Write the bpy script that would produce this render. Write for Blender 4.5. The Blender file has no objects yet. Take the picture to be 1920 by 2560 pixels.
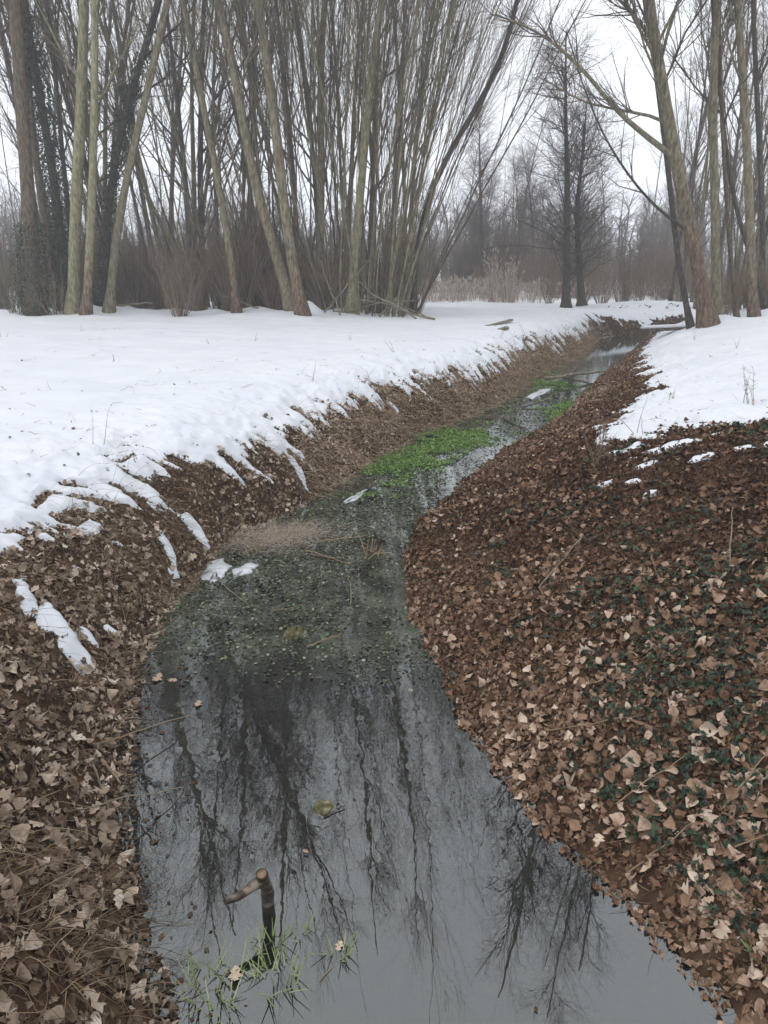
import bpy, math, random
import numpy as np
from mathutils import Vector

# ------------------------------------------------------------------ camera, sky, sun
sc = bpy.context.scene
COL = sc.collection
PITCH = math.radians(18.24)
EYE = 2.8
FPX = 26/36*2212
cam = bpy.data.cameras.new("camera"); camo = bpy.data.objects.new("camera", cam); COL.objects.link(camo)
cam.sensor_fit = 'VERTICAL'; cam.sensor_height = 36; cam.sensor_width = 27; cam.lens = 26
cam.clip_start = 0.05; cam.clip_end = 2000
camo.location = (0, 0, EYE); camo.rotation_euler = (math.pi/2-PITCH, 0, 0)
sc.camera = camo
sc.view_settings.view_transform = 'Standard'; sc.view_settings.look = 'None'
sc.view_settings.gamma = 1; sc.view_settings.exposure = 0.15
sc.cycles.max_bounces = 6; sc.cycles.diffuse_bounces = 2; sc.cycles.glossy_bounces = 3
sc.cycles.transparent_max_bounces = 12; sc.cycles.volume_bounces = 1
sc.cycles.use_adaptive_sampling = True; sc.cycles.adaptive_threshold = 0.02
sc.cycles.use_denoising = True
try: sc.cycles.denoising_prefilter = 'ACCURATE'
except Exception: pass

w = bpy.data.worlds.new("World"); sc.world = w; w.use_nodes = True
nt = w.node_tree; nt.nodes.clear()
def N(nt, t, **k):
    n = nt.nodes.new(t)
    for a, b in k.items(): setattr(n, a, b)
    return n
SUN_EL, SUN_ROT = math.radians(55), math.radians(-110)
out = N(nt, 'ShaderNodeOutputWorld'); bg = N(nt, 'ShaderNodeBackground'); bg.inputs['Strength'].default_value = 0.1
sky = N(nt, 'ShaderNodeTexSky', sky_type='NISHITA'); sky.sun_disc = False
sky.sun_elevation = SUN_EL; sky.sun_rotation = SUN_ROT; sky.dust_density = 4; sky.air_density = 1.0
tc = N(nt, 'ShaderNodeTexCoord'); sep = N(nt, 'ShaderNodeSeparateXYZ')
ramp = N(nt, 'ShaderNodeValToRGB')
ramp.color_ramp.elements[0].position = 0.0; ramp.color_ramp.elements[0].color = (.80, .835, .90, 1)
ramp.color_ramp.elements[1].position = 0.8; ramp.color_ramp.elements[1].color = (1, 1.0, 1.0, 1)
sc_ = N(nt, 'ShaderNodeVectorMath', operation='SCALE'); sc_.inputs['Scale'].default_value = 14.8
nz = N(nt, 'ShaderNodeTexNoise'); nz.inputs['Scale'].default_value = 2.2; nz.inputs['Detail'].default_value = 4
mr = N(nt, 'ShaderNodeMapRange'); mr.inputs['To Min'].default_value = .86; mr.inputs['To Max'].default_value = 1.12
mul = N(nt, 'ShaderNodeVectorMath', operation='SCALE')
mix = N(nt, 'ShaderNodeMix', data_type='RGBA'); mix.inputs['Factor'].default_value = 0.88
L = nt.links.new
L(tc.outputs['Generated'], sep.inputs[0]); L(sep.outputs['Z'], ramp.inputs[0]); L(ramp.outputs[0], sc_.inputs[0])
L(tc.outputs['Generated'], nz.inputs['Vector']); L(nz.outputs['Fac'], mr.inputs['Value'])
L(sc_.outputs[0], mul.inputs[0]); L(mr.outputs[0], mul.inputs['Scale'])
L(sky.outputs[0], mix.inputs['A']); L(mul.outputs[0], mix.inputs['B'])
L(mix.outputs['Result'], bg.inputs[0]); L(bg.outputs[0], out.inputs[0])

sl = bpy.data.lights.new("sun", 'SUN'); sl.energy = 0.6; sl.angle = math.radians(25); sl.color = (1, .97, .93)
so = bpy.data.objects.new("sun", sl); COL.objects.link(so)
# direction to the sun matches the sky node
sd = Vector((math.sin(-SUN_ROT)*-1*math.cos(SUN_EL), math.cos(SUN_ROT)*math.cos(SUN_EL), math.sin(SUN_EL)))
so.rotation_euler = sd.to_track_quat('Z', 'Y').to_euler()

# ------------------------------------------------------------------ helpers
def ray(px, py):
    a = (px-829.5)/FPX; b = -(py-1106)/FPX
    return np.array([a, math.cos(PITCH)+b*math.sin(PITCH), -math.sin(PITCH)+b*math.cos(PITCH)])
def at(px, py, Y):
    d = ray(px, py); return np.array([0, 0, EYE]) + d*(Y/d[1])
def U(px, py, z=0.0):
    d = ray(px, py); return np.array([0, 0, EYE]) + d*((z-EYE)/d[2])
def tag(o, label=None, cat=None, group=None, kind=None):
    if label: o['label'] = label
    if cat: o['category'] = cat
    if group: o['group'] = group
    if kind: o['kind'] = kind
    return o
def empty(name, loc=(0, 0, 0), rz=0):
    o = bpy.data.objects.new(name, None); COL.objects.link(o); o.location = loc; o.rotation_euler = (0, 0, rz)
    o.empty_display_size = .3; return o
def mesh_np(name, V, F, mat, smooth=True, attr=None):
    """V (n,3); F list of (m,k) int arrays"""
    me = bpy.data.meshes.new(name)
    V = np.asarray(V, dtype=np.float32)
    F = [np.asarray(f, dtype=np.int32) for f in F if len(f)]
    me.vertices.add(len(V)); me.vertices.foreach_set('co', V.ravel())
    nl = sum(f.size for f in F); npoly = sum(len(f) for f in F)
    me.loops.add(nl); me.loops.foreach_set('vertex_index', np.concatenate([f.ravel() for f in F]))
    me.polygons.add(npoly)
    tot = np.concatenate([np.full(len(f), f.shape[1], np.int32) for f in F])
    st = np.concatenate([[0], np.cumsum(tot)[:-1]]).astype(np.int32)
    me.polygons.foreach_set('loop_start', st)
    me.update(calc_edges=True)
    me.polygons.foreach_set('use_smooth', np.full(npoly, smooth))
    if attr is not None:
        for k, v in attr.items():
            a = me.attributes.new(k, 'FLOAT', 'POINT'); a.data.foreach_set('value', np.asarray(v, dtype=np.float32))
    me.materials.append(mat)
    return me
def link(name, me, parent=None, loc=(0, 0, 0)):
    o = bpy.data.objects.new(name, me); COL.objects.link(o); o.location = loc
    if parent: o.parent = parent
    return o

def _h(ix, iy, seed):
    n = (ix*374761393 + iy*668265263 + seed*2147483647) & 0xFFFFFFFF
    n = ((n ^ (n >> 13))*1274126177) & 0xFFFFFFFF
    n = n ^ (n >> 16)
    return (n & 0xFFFF)/65535.0
def vnoise(x, y, seed=0):
    x = np.asarray(x, float); y = np.asarray(y, float)
    ix = np.floor(x).astype(np.int64); iy = np.floor(y).astype(np.int64)
    fx = x-ix; fy = y-iy; fx = fx*fx*fx*(fx*(fx*6-15)+10); fy = fy*fy*fy*(fy*(fy*6-15)+10)
    a = _h(ix, iy, seed); b = _h(ix+1, iy, seed); c = _h(ix, iy+1, seed); d = _h(ix+1, iy+1, seed)
    return (a*(1-fx)+b*fx)*(1-fy)+(c*(1-fx)+d*fx)*fy*1.0
def fbm(x, y, o=4, seed=0):
    s = 0; a = .5; t = 0
    for i in range(o):
        s = s + a*(vnoise(x, y, seed+i*17)*2-1); t += a; a *= .5; x = x*2.03+3.1; y = y*2.03+1.7
    return s/t

# ------------------------------------------------------------------ the stream and the ground
LE = [(330,2212),(325,2120),(262,1960),(250,1850),(262,1700),(262,1600),(290,1480),(310,1410),(360,1310),(430,1250),(470,1185),(545,1140),
      (640,1092),(720,1050),(790,1003),(900,938),(1000,903),(1090,865),(1145,820),(1195,792),(1255,768),(1280,742)]
RE = [(1600,2212),(1480,2050),(1360,1920),(1200,1790),(1100,1680),(1010,1560),(940,1400),(885,1290),(880,1210),(920,1120),(1000,1050),
      (1100,970),(1190,920),(1240,880),(1290,825),(1330,790),(1372,758),(1392,732)]
Lp = [(-1.1, -6), (-1.0, 0)] + [tuple(U(*p)[:2]) for p in LE] + [(8.9, 31.6), (10.2, 33.2), (13, 34.6), (20, 35.6), (34, 36.5), (60, 38)]
Rp = [(1.9, -6), (1.7, 0)] + [tuple(U(*p)[:2]) for p in RE] + [(12.4, 32.9), (15, 33.6), (22, 34.2), (34, 34.6), (60, 35)]
Lp = np.array(Lp); Rp = np.array(Rp)
def segdist(x, y, P):
    best = np.full(x.shape, 1e9); bs = np.zeros(x.shape); sg = np.zeros(x.shape); cum = 0
    for i in range(len(P)-1):
        a = P[i]; b = P[i+1]; d = b-a; l = np.hypot(*d)
        t = np.clip(((x-a[0])*d[0]+(y-a[1])*d[1])/(l*l), 0, 1)
        qx = x-a[0]-t*d[0]; qy = y-a[1]-t*d[1]
        q = qx*qx+qy*qy
        m = q < best
        best = np.where(m, q, best); bs = np.where(m, cum+t*l, bs)
        sg = np.where(m, np.sign(d[0]*(y-a[1])-d[1]*(x-a[0])), sg)
        cum += l
    return np.sqrt(best), bs, sg
def stream(x, y):
    """signed distance to water (neg inside), side (-1 left, 1 right), along"""
    dl, s1, g1 = segdist(x, y, Lp); dr, s2, g2 = segdist(x, y, Rp)
    inl = g1 < 0; inr = g2 > 0           # right of the left edge and left of the right edge
    inside = inl & inr
    side = np.where(inside, np.where(dl < dr, -1, 1), np.where(~inl, -1, 1))
    side = np.where(~inl & ~inr, np.where(dl < dr, -1, 1), side)
    d = np.where(inside, -np.minimum(dl, dr), np.where(side < 0, dl, dr))
    d = d + .07*fbm(x*2.3, y*2.3, 2, 201) + .035*fbm(x*8, y*8, 2, 202)
    return d, side, np.where(side < 0, s1, s2)
HUMP = [((px-829.5)/FPX*Yh, Yh, rr, hh) for (px, Yh, rr, hh) in [(208,26.6,.5,.34),(275,27.2,.6,.24),(672,26.6,.38,.38),(560,27.5,.7,.2),(60,26.8,.8,.15),(330,27.0,.5,.12),(480,27.4,.4,.15),(740,27.6,.8,.2),(1530,23.4,.5,.22),(1640,24.0,.6,.2),(1440,22.5,.7,.12)]]
def base_h(x, y, d, side, s):
    yy = np.clip(y, 0, 60)
    wob = 1+.12*fbm(s*.5, s*0+3.3, 2, 5)
    wl = np.interp(yy, [0, 4, 7, 14, 30], [1.75, 1.6, 1.45, 1.1, 1.1])*wob
    dp = np.maximum(d, 0)
    far = np.clip((y-33)/4, 0, 1)
    hl = (1.10-.25*far)*np.tanh(1.75*dp/(wl*(1+.9*far)))
    hr = 1.45*np.tanh(.365*dp*wob) + .05*np.clip(1-np.abs(d-.15)/.3, 0, 1)*0
    h = np.where(side < 0, hl, hr)
    h = h + np.clip(dp-1, 0, 3)/3*(.07*fbm(x*.35, y*.35, 3, 9)+.03*fbm(x*1.1, y*1.1, 2, 21))
    # swell under the willow row and the right wood
    h = h + .12*np.exp(-((y-27)/3.0)**2)*np.clip((-x+1)/4, 0, 1)*(1+fbm(x*.6, y*.6, 2, 4))
    for (a_, b_, r_, k_) in HUMP: h = h + k_*np.exp(-((x-a_)**2+(y-b_)**2)/(r_*r_))
    h = h + .34*np.exp(-((x-13.8)/3.2)**2-((y-38.6)/2.4)**2)*np.clip(d/1.5, 0, 1)
    h = h - .30*np.clip(-d/.5, 0, 1)**.7 * np.where(side > 0, 1, 1)
    return h
def ground_h(x, y, want=False):
    x = np.asarray(x, float); y = np.asarray(y, float)
    d, side, s = stream(x, y)
    h = base_h(x, y, d, side, s)
    g = h + np.clip(d+.1, 0, .3)/.3*(.035*fbm(x*2.6, y*2.6, 3, 31)+.012*fbm(x*11, y*11, 2, 77))
    if want: return g, h, d, side, s
    return g
PATCH = [  # px, py, rx, ry, angle : melting patches lying apart from the snow field
 (55,1278,.05,.15,.5),(110,1345,.08,.12,.3),(160,1390,.08,.14,.5),(180,1415,.07,.07,0),(240,1362,.05,.05,0),(362,1182,.06,.16,.6),(365,1230,.05,.05,0),
 (420,1145,.14,.09,0),(648,1022,.12,.10,0),(612,912,.12,.14,0),(190,1375,.05,.1,.2),
 (1400,1005,.22,.07,0),(1530,988,.16,.08,0),(1640,965,.28,.07,0),(1412,1065,.09,.05,0),(1372,1040,.10,.05,0),(1302,1048,.08,.05,0),(1450,965,.45,.09,.2),(1350,975,.3,.08,.2)]
_gx = {}
def G(px, py):
    d = ray(px, py); lo = .8; 
    ts = np.linspace(.8, 60, 1600); P = np.array([0, 0, EYE])[None]+d[None]*ts[:, None]
    g = ground_h(P[:, 0], P[:, 1]); k = np.argmax(P[:, 2] < np.maximum(g, 0.0))
    if k == 0: return P[-1]
    a, b = ts[k-1], ts[k]
    P2 = np.array([0, 0, EYE])[None]+d[None]*np.linspace(a, b, 30)[:, None]
    g = ground_h(P2[:, 0], P2[:, 1]); k = np.argmax(P2[:, 2] < np.maximum(g, 0.0))
    return P2[k]
PW = []
for (px, py, rx, ry, an) in PATCH:
    p = G(px, py); PW.append((p[0], p[1], rx, ry, an))
def snow_t(x, y, d, side, s):
    """snow thickness, negative where the ground is bare"""
    st = fbm(s*4.2+d*2.6, d*1.5+s*.2, 3, 51); st2 = fbm(s*11+d*6, d*4.2, 3, 66)
    hole = fbm(s*6+d*4, d*5, 3, 67)
    big = fbm(s*.7, d*.4, 2, 12)
    lim = np.interp(y, [0, 4.4, 5, 6.4, 9, 14, 20, 30, 34], [1.9, 1.5, .98, .62, .48, .48, .40, .25, .5])
    ml = d-lim + .36*st + .34*st2 + .14*big + .12*fbm(s*24+d*12, d*12, 2, 99) + 1.5*np.minimum(0, hole+.30)
    srk = fbm(x*1.0-y*1.0, x*4.5+y*4.5, 3, 52)   # streaks run across the right slope
    lr = np.interp(y, [0, 8, 12, 17, 25, 32], [2.3, 1.75, 1.85, 1.2, .45, .4])
    mr_ = np.minimum(d-lr, (y-8.3+.25*np.clip(x-2.4, 0, 3))*.8) + .38*srk + .22*st2 + .10*fbm(x*3-y*3, x*11+y*11, 2, 98)
    far = np.clip((y-36)/2, 0, 1)
    m = np.where(side < 0, ml, mr_)
    m = m - far*(side < 0)*(.25+.5*fbm(x*.9, y*.9, 3, 81))
    m = np.where(d < 0.02, -1, m)
    t = np.where(m > 0, .03*(1-np.exp(-m/.05))+.05*(1-np.exp(-m/.5)), np.maximum(m, -.5)*.35)
    for (a, b, rx, ry, an) in PW:
        c, q = math.cos(an), math.sin(an)
        u = ((x-a)*c+(y-b)*q)/rx; v = (-(x-a)*q+(y-b)*c)/ry
        r = np.sqrt(u*u+v*v)+1.0*fbm(x*9, y*9, 3, 91)
        k = (1-r)
        tp = np.where(k > 0, .026*(1-np.exp(-k/.25)), k*.1)
        t = np.maximum(t, tp)
    return t, m
def axis(segs):
    o = [segs[0][0]]
    for (a, b, s0, s1) in segs:
        p = a; 
        while p < b-1e-6:
            f = (p-a)/(b-a); p = min(b, p+s0+(s1-s0)*f); o.append(p)
    return np.array(o)
gx = axis([(-160,-40,10,3),(-40,-10,3,.2),(-10,-5,.2,.05),(-5,-3,.05,.025),(-3,4.5,.025,.025),(4.5,7,.025,.05),(7,14,.05,.15),(14,40,.15,2),(40,170,3,12)])
gy = axis([(-6,1,.5,.05),(1,9,.025,.025),(9,20,.03,.07),(20,42,.07,.16),(42,70,.2,2),(70,400,3,20)])
X, Y_ = np.meshgrid(gx, gy, indexing='xy')
g, hb, dd, ss, al = ground_h(X, Y_, True)
def grid_faces(ny, nx, keep=None):
    i = np.arange(ny*nx).reshape(ny, nx)
    f = np.stack([i[:-1, :-1], i[:-1, 1:], i[1:, 1:], i[1:, :-1]], -1).reshape(-1, 4)
    return f if keep is None else f[keep]
def compact(V, F):
    u, inv = np.unique(F, return_inverse=True); return V[u], inv.reshape(F.shape), u

# ------------------------------------------------------------------ materials
def mat_new(name):
    m = bpy.data.materials.new(name); m.use_nodes = True; t = m.node_tree; t.nodes.clear()
    o = N(t, 'ShaderNodeOutputMaterial'); return m, t, o
def rampnode(t, stops):
    r = N(t, 'ShaderNodeValToRGB'); e = r.color_ramp.elements
    while len(e) < len(stops): e.new(.5)
    for i, (p, c) in enumerate(stops): e[i].position = p; e[i].color = (*c, 1)
    return r
def mat_noise(name, stops, scale=5, detail=6, rough=.85, bump=.3, bscale=None, coord='Object', stretch=(1,1,1), spec=.3, attr=None, dist=.02, sss=0):
    m, t, o = mat_new(name); b = N(t, 'ShaderNodeBsdfPrincipled'); t.links.new(b.outputs[0], o.inputs[0])
    b.inputs['Roughness'].default_value = rough; b.inputs['Specular IOR Level'].default_value = spec
    tc = N(t, 'ShaderNodeTexCoord'); mp = N(t, 'ShaderNodeMapping'); mp.inputs['Scale'].default_value = stretch
    t.links.new(tc.outputs[coord], mp.inputs[0])
    n = N(t, 'ShaderNodeTexNoise'); n.inputs['Scale'].default_value = scale; n.inputs['Detail'].default_value = detail
    t.links.new(mp.outputs[0], n.inputs['Vector'])
    r = rampnode(t, stops)
    if attr:
        a = N(t, 'ShaderNodeAttribute', attribute_name=attr)
        md = N(t, 'ShaderNodeMath', operation='MULTIPLY_ADD'); md.inputs[1].default_value = .35; 
        sb = N(t, 'ShaderNodeMath', operation='SUBTRACT'); sb.inputs[1].default_value = .175
        t.links.new(n.outputs['Fac'], md.inputs[0]); t.links.new(a.outputs['Fac'], md.inputs[2])
        t.links.new(md.outputs[0], sb.inputs[0]); t.links.new(sb.outputs[0], r.inputs[0])
    else: t.links.new(n.outputs['Fac'], r.inputs[0])
    t.links.new(r.outputs[0], b.inputs['Base Color'])
    if bump:
        n2 = N(t, 'ShaderNodeTexNoise'); n2.inputs['Scale'].default_value = bscale or scale*3; n2.inputs['Detail'].default_value = 5
        t.links.new(mp.outputs[0], n2.inputs['Vector'])
        bu = N(t, 'ShaderNodeBump'); bu.inputs['Strength'].default_value = bump; bu.inputs['Distance'].default_value = dist
        t.links.new(n2.outputs['Fac'], bu.inputs['Height']); t.links.new(bu.outputs[0], b.inputs['Normal'])
    if sss:
        b.inputs['Subsurface Weight'].default_value = sss; b.inputs['Subsurface Radius'].default_value = (.05, .06, .08); b.inputs['Subsurface Scale'].default_value = .4
    return m
M = {}
M['soil'] = mat_noise('soil', [(.3, (.018,.011,.007)), (.5, (.045,.026,.015)), (.7, (.09,.055,.032))], 9, 8, .9, .7, 30, spec=.2)
M['snow'] = mat_noise('snow', [(.25, (.56,.595,.65)), (.7, (.62,.65,.69))], 1.2, 4, .75, .25, 45, spec=.25, dist=.01)
BARK = {
 'bark_olive': [(.3, (.08,.067,.042)), (.5, (.165,.145,.095)), (.72, (.27,.24,.175))],
 'bark_pale': [(.3, (.11,.10,.055)), (.5, (.205,.19,.115)), (.72, (.32,.30,.21))],
 'bark_brown': [(.3, (.05,.038,.026)), (.5, (.105,.08,.056)), (.72, (.17,.14,.105))],
 'bark_dark': [(.3, (.03,.026,.023)), (.5, (.065,.056,.048)), (.72, (.12,.105,.09))],
 'bark_rufous': [(.3, (.055,.035,.024)), (.5, (.12,.083,.059)), (.72, (.20,.155,.12))],
 'twig_olive': [(.35, (.11,.09,.06)), (.65, (.24,.205,.145))],
 'twig_dark': [(.35, (.055,.044,.038)), (.65, (.12,.098,.085))],
 'twig_brown': [(.35, (.135,.10,.072)), (.65, (.27,.21,.155))],
}
for k, v in BARK.items():
    M[k] = mat_noise(k, v, 14.0 if k[0] == 'b' else 2, 9, .9, .5 if k[0] == 'b' else 0, 30, stretch=(1.2,1.2,.35), spec=.15, dist=.012)
# trunk that is red-brown at the foot and olive above (the bark itself changes)
def two_bark(name, lo, hi, z0, z1):
    m = mat_noise(name, BARK[hi], 14.0, 9, .9, .5, 30, stretch=(1.2,1.2,.35), spec=.15, dist=.012)
    t = m.node_tree; b = [n for n in t.nodes if n.type == 'BSDF_PRINCIPLED'][0]; rn = [n for n in t.nodes if n.type == 'VALTORGB'][0]
    r2 = rampnode(t, BARK[lo]); ns = [n for n in t.nodes if n.type == 'TEX_NOISE'][0]; t.links.new(ns.outputs['Fac'], r2.inputs[0])
    g_ = N(t, 'ShaderNodeTexCoord'); s_ = N(t, 'ShaderNodeSeparateXYZ'); t.links.new(g_.outputs['Object'], s_.inputs[0])
    ad = N(t, 'ShaderNodeMath', operation='MULTIPLY_ADD'); ad.inputs[1].default_value = 3.0; t.links.new(ns.outputs['Fac'], ad.inputs[0]); t.links.new(s_.outputs['Z'], ad.inputs[2])
    mr = N(t, 'ShaderNodeMapRange'); mr.inputs['From Min'].default_value = z0+1.5; mr.inputs['From Max'].default_value = z1+1.5; t.links.new(ad.outputs[0], mr.inputs['Value'])
    mx = N(t, 'ShaderNodeMix', data_type='RGBA'); t.links.new(mr.outputs[0], mx.inputs['Factor']); t.links.new(r2.outputs[0], mx.inputs['A']); t.links.new(rn.outputs[0], mx.inputs['B'])
    t.links.new(mx.outputs['Result'], b.inputs['Base Color']); return m
M['bark_two'] = two_bark('bark_two', 'bark_rufous', 'bark_olive', .4, 2.6)
M['bark_tall'] = two_bark('bark_tall', 'bark_rufous', 'bark_olive', 2.2, 5.0)
M['bark_two_pale'] = two_bark('bark_two_pale', 'bark_rufous', 'bark_pale', .3, 2.2)
M['leaf_right'] = mat_noise('leaf_right', [(0, (.045,.023,.013)), (.3, (.12,.067,.04)), (.6, (.235,.15,.10)), (.85, (.41,.305,.235)), (1, (.50,.41,.33))], 40, 3, .75, .3, 60, spec=.25, attr='tone', dist=.004)
M['leaf_left'] = mat_noise('leaf_left', [(0, (.055,.036,.024)), (.3, (.15,.11,.08)), (.6, (.30,.235,.178)), (.85, (.45,.37,.30)), (1, (.52,.45,.38))], 40, 3, .8, .3, 60, spec=.2, attr='tone', dist=.004)
M['straw'] = mat_noise('straw', [(0, (.07,.045,.026)), (.5, (.18,.125,.078)), (1, (.36,.28,.19))], 12, 2, .8, 0, spec=.2, attr='tone')
M['straw_pink'] = mat_noise('straw_pink', [(0, (.24,.18,.14)), (.5, (.44,.36,.29)), (1, (.62,.54,.48))], 12, 2, .85, 0, spec=.2, attr='tone')
M['straw_tan'] = mat_noise('straw_tan', [(0, (.13,.085,.05)), (.5, (.29,.205,.135)), (1, (.48,.38,.28))], 12, 2, .8, 0, spec=.2, attr='tone')
M['ivy'] = mat_noise('ivy', [(0, (.006,.012,.007)), (.5, (.014,.030,.016)), (1, (.035,.062,.032))], 30, 3, .5, .2, 60, spec=.35, attr='tone', dist=.004)
M['weed'] = mat_noise('weed', [(0, (.04,.085,.015)), (.5, (.09,.18,.035)), (1, (.20,.32,.08))], 30, 2, .55, 0, spec=.4, attr='tone')
M['pads'] = mat_noise('pads', [(0, (.012,.017,.008)), (.4, (.045,.058,.032)), (.7, (.11,.135,.08)), (1, (.24,.27,.20))], 30, 2, .6, 0, spec=.35, attr='tone')
M['ice'] = mat_noise('ice', [(.3, (.30,.33,.36)), (.7, (.60,.64,.68))], 14, 5, .35, .4, 50, spec=.5, dist=.006)
M['grass'] = mat_noise('grass', [(0, (.13,.17,.07)), (.5, (.24,.31,.13)), (1, (.40,.46,.26))], 12, 2, .55, 0, spec=.35, attr='tone')
M['wood_wet'] = mat_noise('wood_wet', [(.38, (.022,.015,.010)), (.52, (.065,.045,.032)), (.66, (.20,.16,.13))], 18, 6, .5, .6, 30, spec=.4, dist=.01)
M['wood_black'] = mat_noise('wood_black', [(.3, (.008,.007,.006)), (.7, (.03,.024,.018))], 14, 6, .6, .5, 30, spec=.3, dist=.01)
M['wood_grey'] = mat_noise('wood_grey', [(.3, (.10,.085,.06)), (.7, (.25,.22,.17))], 8, 6, .8, .4, 25, spec=.2, dist=.01)
M['cut'] = mat_noise('cut', [(.3, (.14,.09,.055)), (.7, (.33,.23,.15))], 30, 3, .8, .3, 60)
M['moss'] = mat_noise('moss', [(.3, (.03,.025,.012)), (.55, (.10,.09,.04)), (.75, (.3,.3,.26))], 25, 5, .8, .5, 60, dist=.01)

def mat_water():
    m, t, o = mat_new('water'); l = t.links.new
    tc = N(t, 'ShaderNodeTexCoord')
    gm = N(t, 'ShaderNodeNewGeometry')
    mp = N(t, 'ShaderNodeMapping'); mp.inputs['Scale'].default_value = (1, .75, 1); l(tc.outputs['Object'], mp.inputs[0])
    n1 = N(t, 'ShaderNodeTexNoise'); n1.inputs['Scale'].default_value = 11; n1.inputs['Detail'].default_value = 1.5; l(mp.outputs[0], n1.inputs['Vector'])
    n2 = N(t, 'ShaderNodeTexNoise'); n2.inputs['Scale'].default_value = 45; n2.inputs['Detail'].default_value = 2; l(mp.outputs[0], n2.inputs['Vector'])
    s = N(t, 'ShaderNodeSeparateXYZ'); l(tc.outputs['Object'], s.inputs[0])
    mr = N(t, 'ShaderNodeMapRange'); mr.inputs['From Min'].default_value = 2.4; mr.inputs['From Max'].default_value = 5.4; mr.inputs['To Min'].default_value = .12; mr.inputs['To Max'].default_value = 1.0
    l(s.outputs['Y'], mr.inputs['Value'])
    a = N(t, 'ShaderNodeMath', operation='MULTIPLY_ADD'); a.inputs[1].default_value = .05; l(n2.outputs['Fac'], a.inputs[0]); l(n1.outputs['Fac'], a.inputs[2])
    bu = N(t, 'ShaderNodeBump'); bu.inputs['Distance'].default_value = .006
    st = N(t, 'ShaderNodeMath', operation='MULTIPLY'); st.inputs[1].default_value = .17; l(mr.outputs[0], st.inputs[0]); l(st.outputs[0], bu.inputs['Strength'])
    l(a.outputs[0], bu.inputs['Height'])
    gl = N(t, 'ShaderNodeBsdfGlossy'); gl.inputs['Roughness'].default_value = .0; gl.inputs['Color'].default_value = (.93,.98,1,1); l(bu.outputs[0], gl.inputs['Normal'])
    df = N(t, 'ShaderNodeBsdfDiffuse'); df.inputs['Color'].default_value = (.016,.018,.017,1)
    y2 = N(t, 'ShaderNodeMapRange'); y2.inputs['From Min'].default_value = 4.6; y2.inputs['From Max'].default_value = 5.3; l(s.outputs['Y'], y2.inputs['Value'])
    n3 = N(t, 'ShaderNodeTexNoise'); n3.inputs['Scale'].default_value = 3.5; n3.inputs['Detail'].default_value = 8; l(mp.outputs[0], n3.inputs['Vector'])
    r3 = rampnode(t, [(.35, (0,0,0)), (.62, (1,1,1))]); l(n3.outputs['Fac'], r3.inputs[0])
    mm = N(t, 'ShaderNodeMath', operation='MULTIPLY'); l(y2.outputs[0], mm.inputs[0]); l(r3.outputs[0], mm.inputs[1])
    cx = N(t, 'ShaderNodeMix', data_type='RGBA'); cx.inputs['A'].default_value = (.016,.018,.017,1); cx.inputs['B'].default_value = (.095,.105,.08,1); l(mm.outputs[0], cx.inputs['Factor']); l(cx.outputs['Result'], df.inputs['Color'])
    tr = N(t, 'ShaderNodeBsdfTransparent'); tr.inputs['Color'].default_value = (.42,.33,.24,1)
    m1 = N(t, 'ShaderNodeMixShader'); m1.inputs[0].default_value = .45; l(df.outputs[0], m1.inputs[1]); l(tr.outputs[0], m1.inputs[2])
    mf = N(t, 'ShaderNodeMath', operation='MULTIPLY_ADD'); mf.inputs[1].default_value = -.25; mf.inputs[2].default_value = .45; l(mm.outputs[0], mf.inputs[0]); l(mf.outputs[0], m1.inputs[0])
    fr = N(t, 'ShaderNodeFresnel'); fr.inputs['IOR'].default_value = 2.2; l(bu.outputs[0], fr.inputs['Normal'])
    m2 = N(t, 'ShaderNodeMixShader'); l(fr.outputs[0], m2.inputs[0]); l(m1.outputs[0], m2.inputs[1]); l(gl.outputs[0], m2.inputs[2])
    l(m2.outputs[0], o.inputs[0]); return m
M['water'] = mat_water()

# ------------------------------------------------------------------ ground, snow, water objects
V = np.stack([X, Y_, g], -1).reshape(-1, 3)
o = link('ground', mesh_np('ground', V, [grid_faces(*X.shape)], M['soil'])); tag(o, kind='structure')
t_, m_ = snow_t(X, Y_, dd, ss, al)
edge = np.exp(-np.clip(m_, 0, 9)/1.1)
lump = np.clip(m_, 0, .3)/.3*(edge*(.075*fbm(X*6, Y_*6, 3, 14)+.05*fbm(al*3+dd*2, dd*1.2, 2, 15)) + .022*fbm(X*1.7, Y_*1.7, 3, 16))
gs = hb + np.clip(dd+.1, 0, .3)/.3*(.035*fbm(X*2.6, Y_*2.6, 3, 31))*np.clip(1-np.clip(m_, 0, 1)*.8, 0, 1)
zs = gs + t_ + lump
zs = np.where(t_ < 0, np.minimum(zs, g+t_*.6-.0), zs)
ok = (t_ > -.06); fk = (ok[:-1, :-1] | ok[1:, :-1] | ok[:-1, 1:] | ok[1:, 1:]).ravel()
Vs = np.stack([X, Y_, zs], -1).reshape(-1, 3); Fs = grid_faces(*X.shape)[fk]
Vs, Fs, _ = compact(Vs, Fs)
o = link('snow', mesh_np('snow', Vs, [Fs], M['snow'])); tag(o, kind='structure')
def snow_z(x, y):
    x = np.atleast_1d(np.asarray(x, float)); y = np.atleast_1d(np.asarray(y, float))
    g, h, d, side, s = ground_h(x, y, True); t, m = snow_t(x, y, d, side, s)
    return np.maximum(g, h+t)
wx = np.arange(-3, 70, .5); wy = np.arange(-6, 46, .5)
WX, WY = np.meshgrid(wx, wy); dW, _, _ = stream(WX, WY); k = (dW < .9)
fk = (k[:-1, :-1] | k[1:, :-1] | k[:-1, 1:] | k[1:, 1:]).ravel()
Vw, Fw, _ = compact(np.stack([WX, WY, WX*0], -1).reshape(-1, 3), grid_faces(*WX.shape)[fk])
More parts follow.
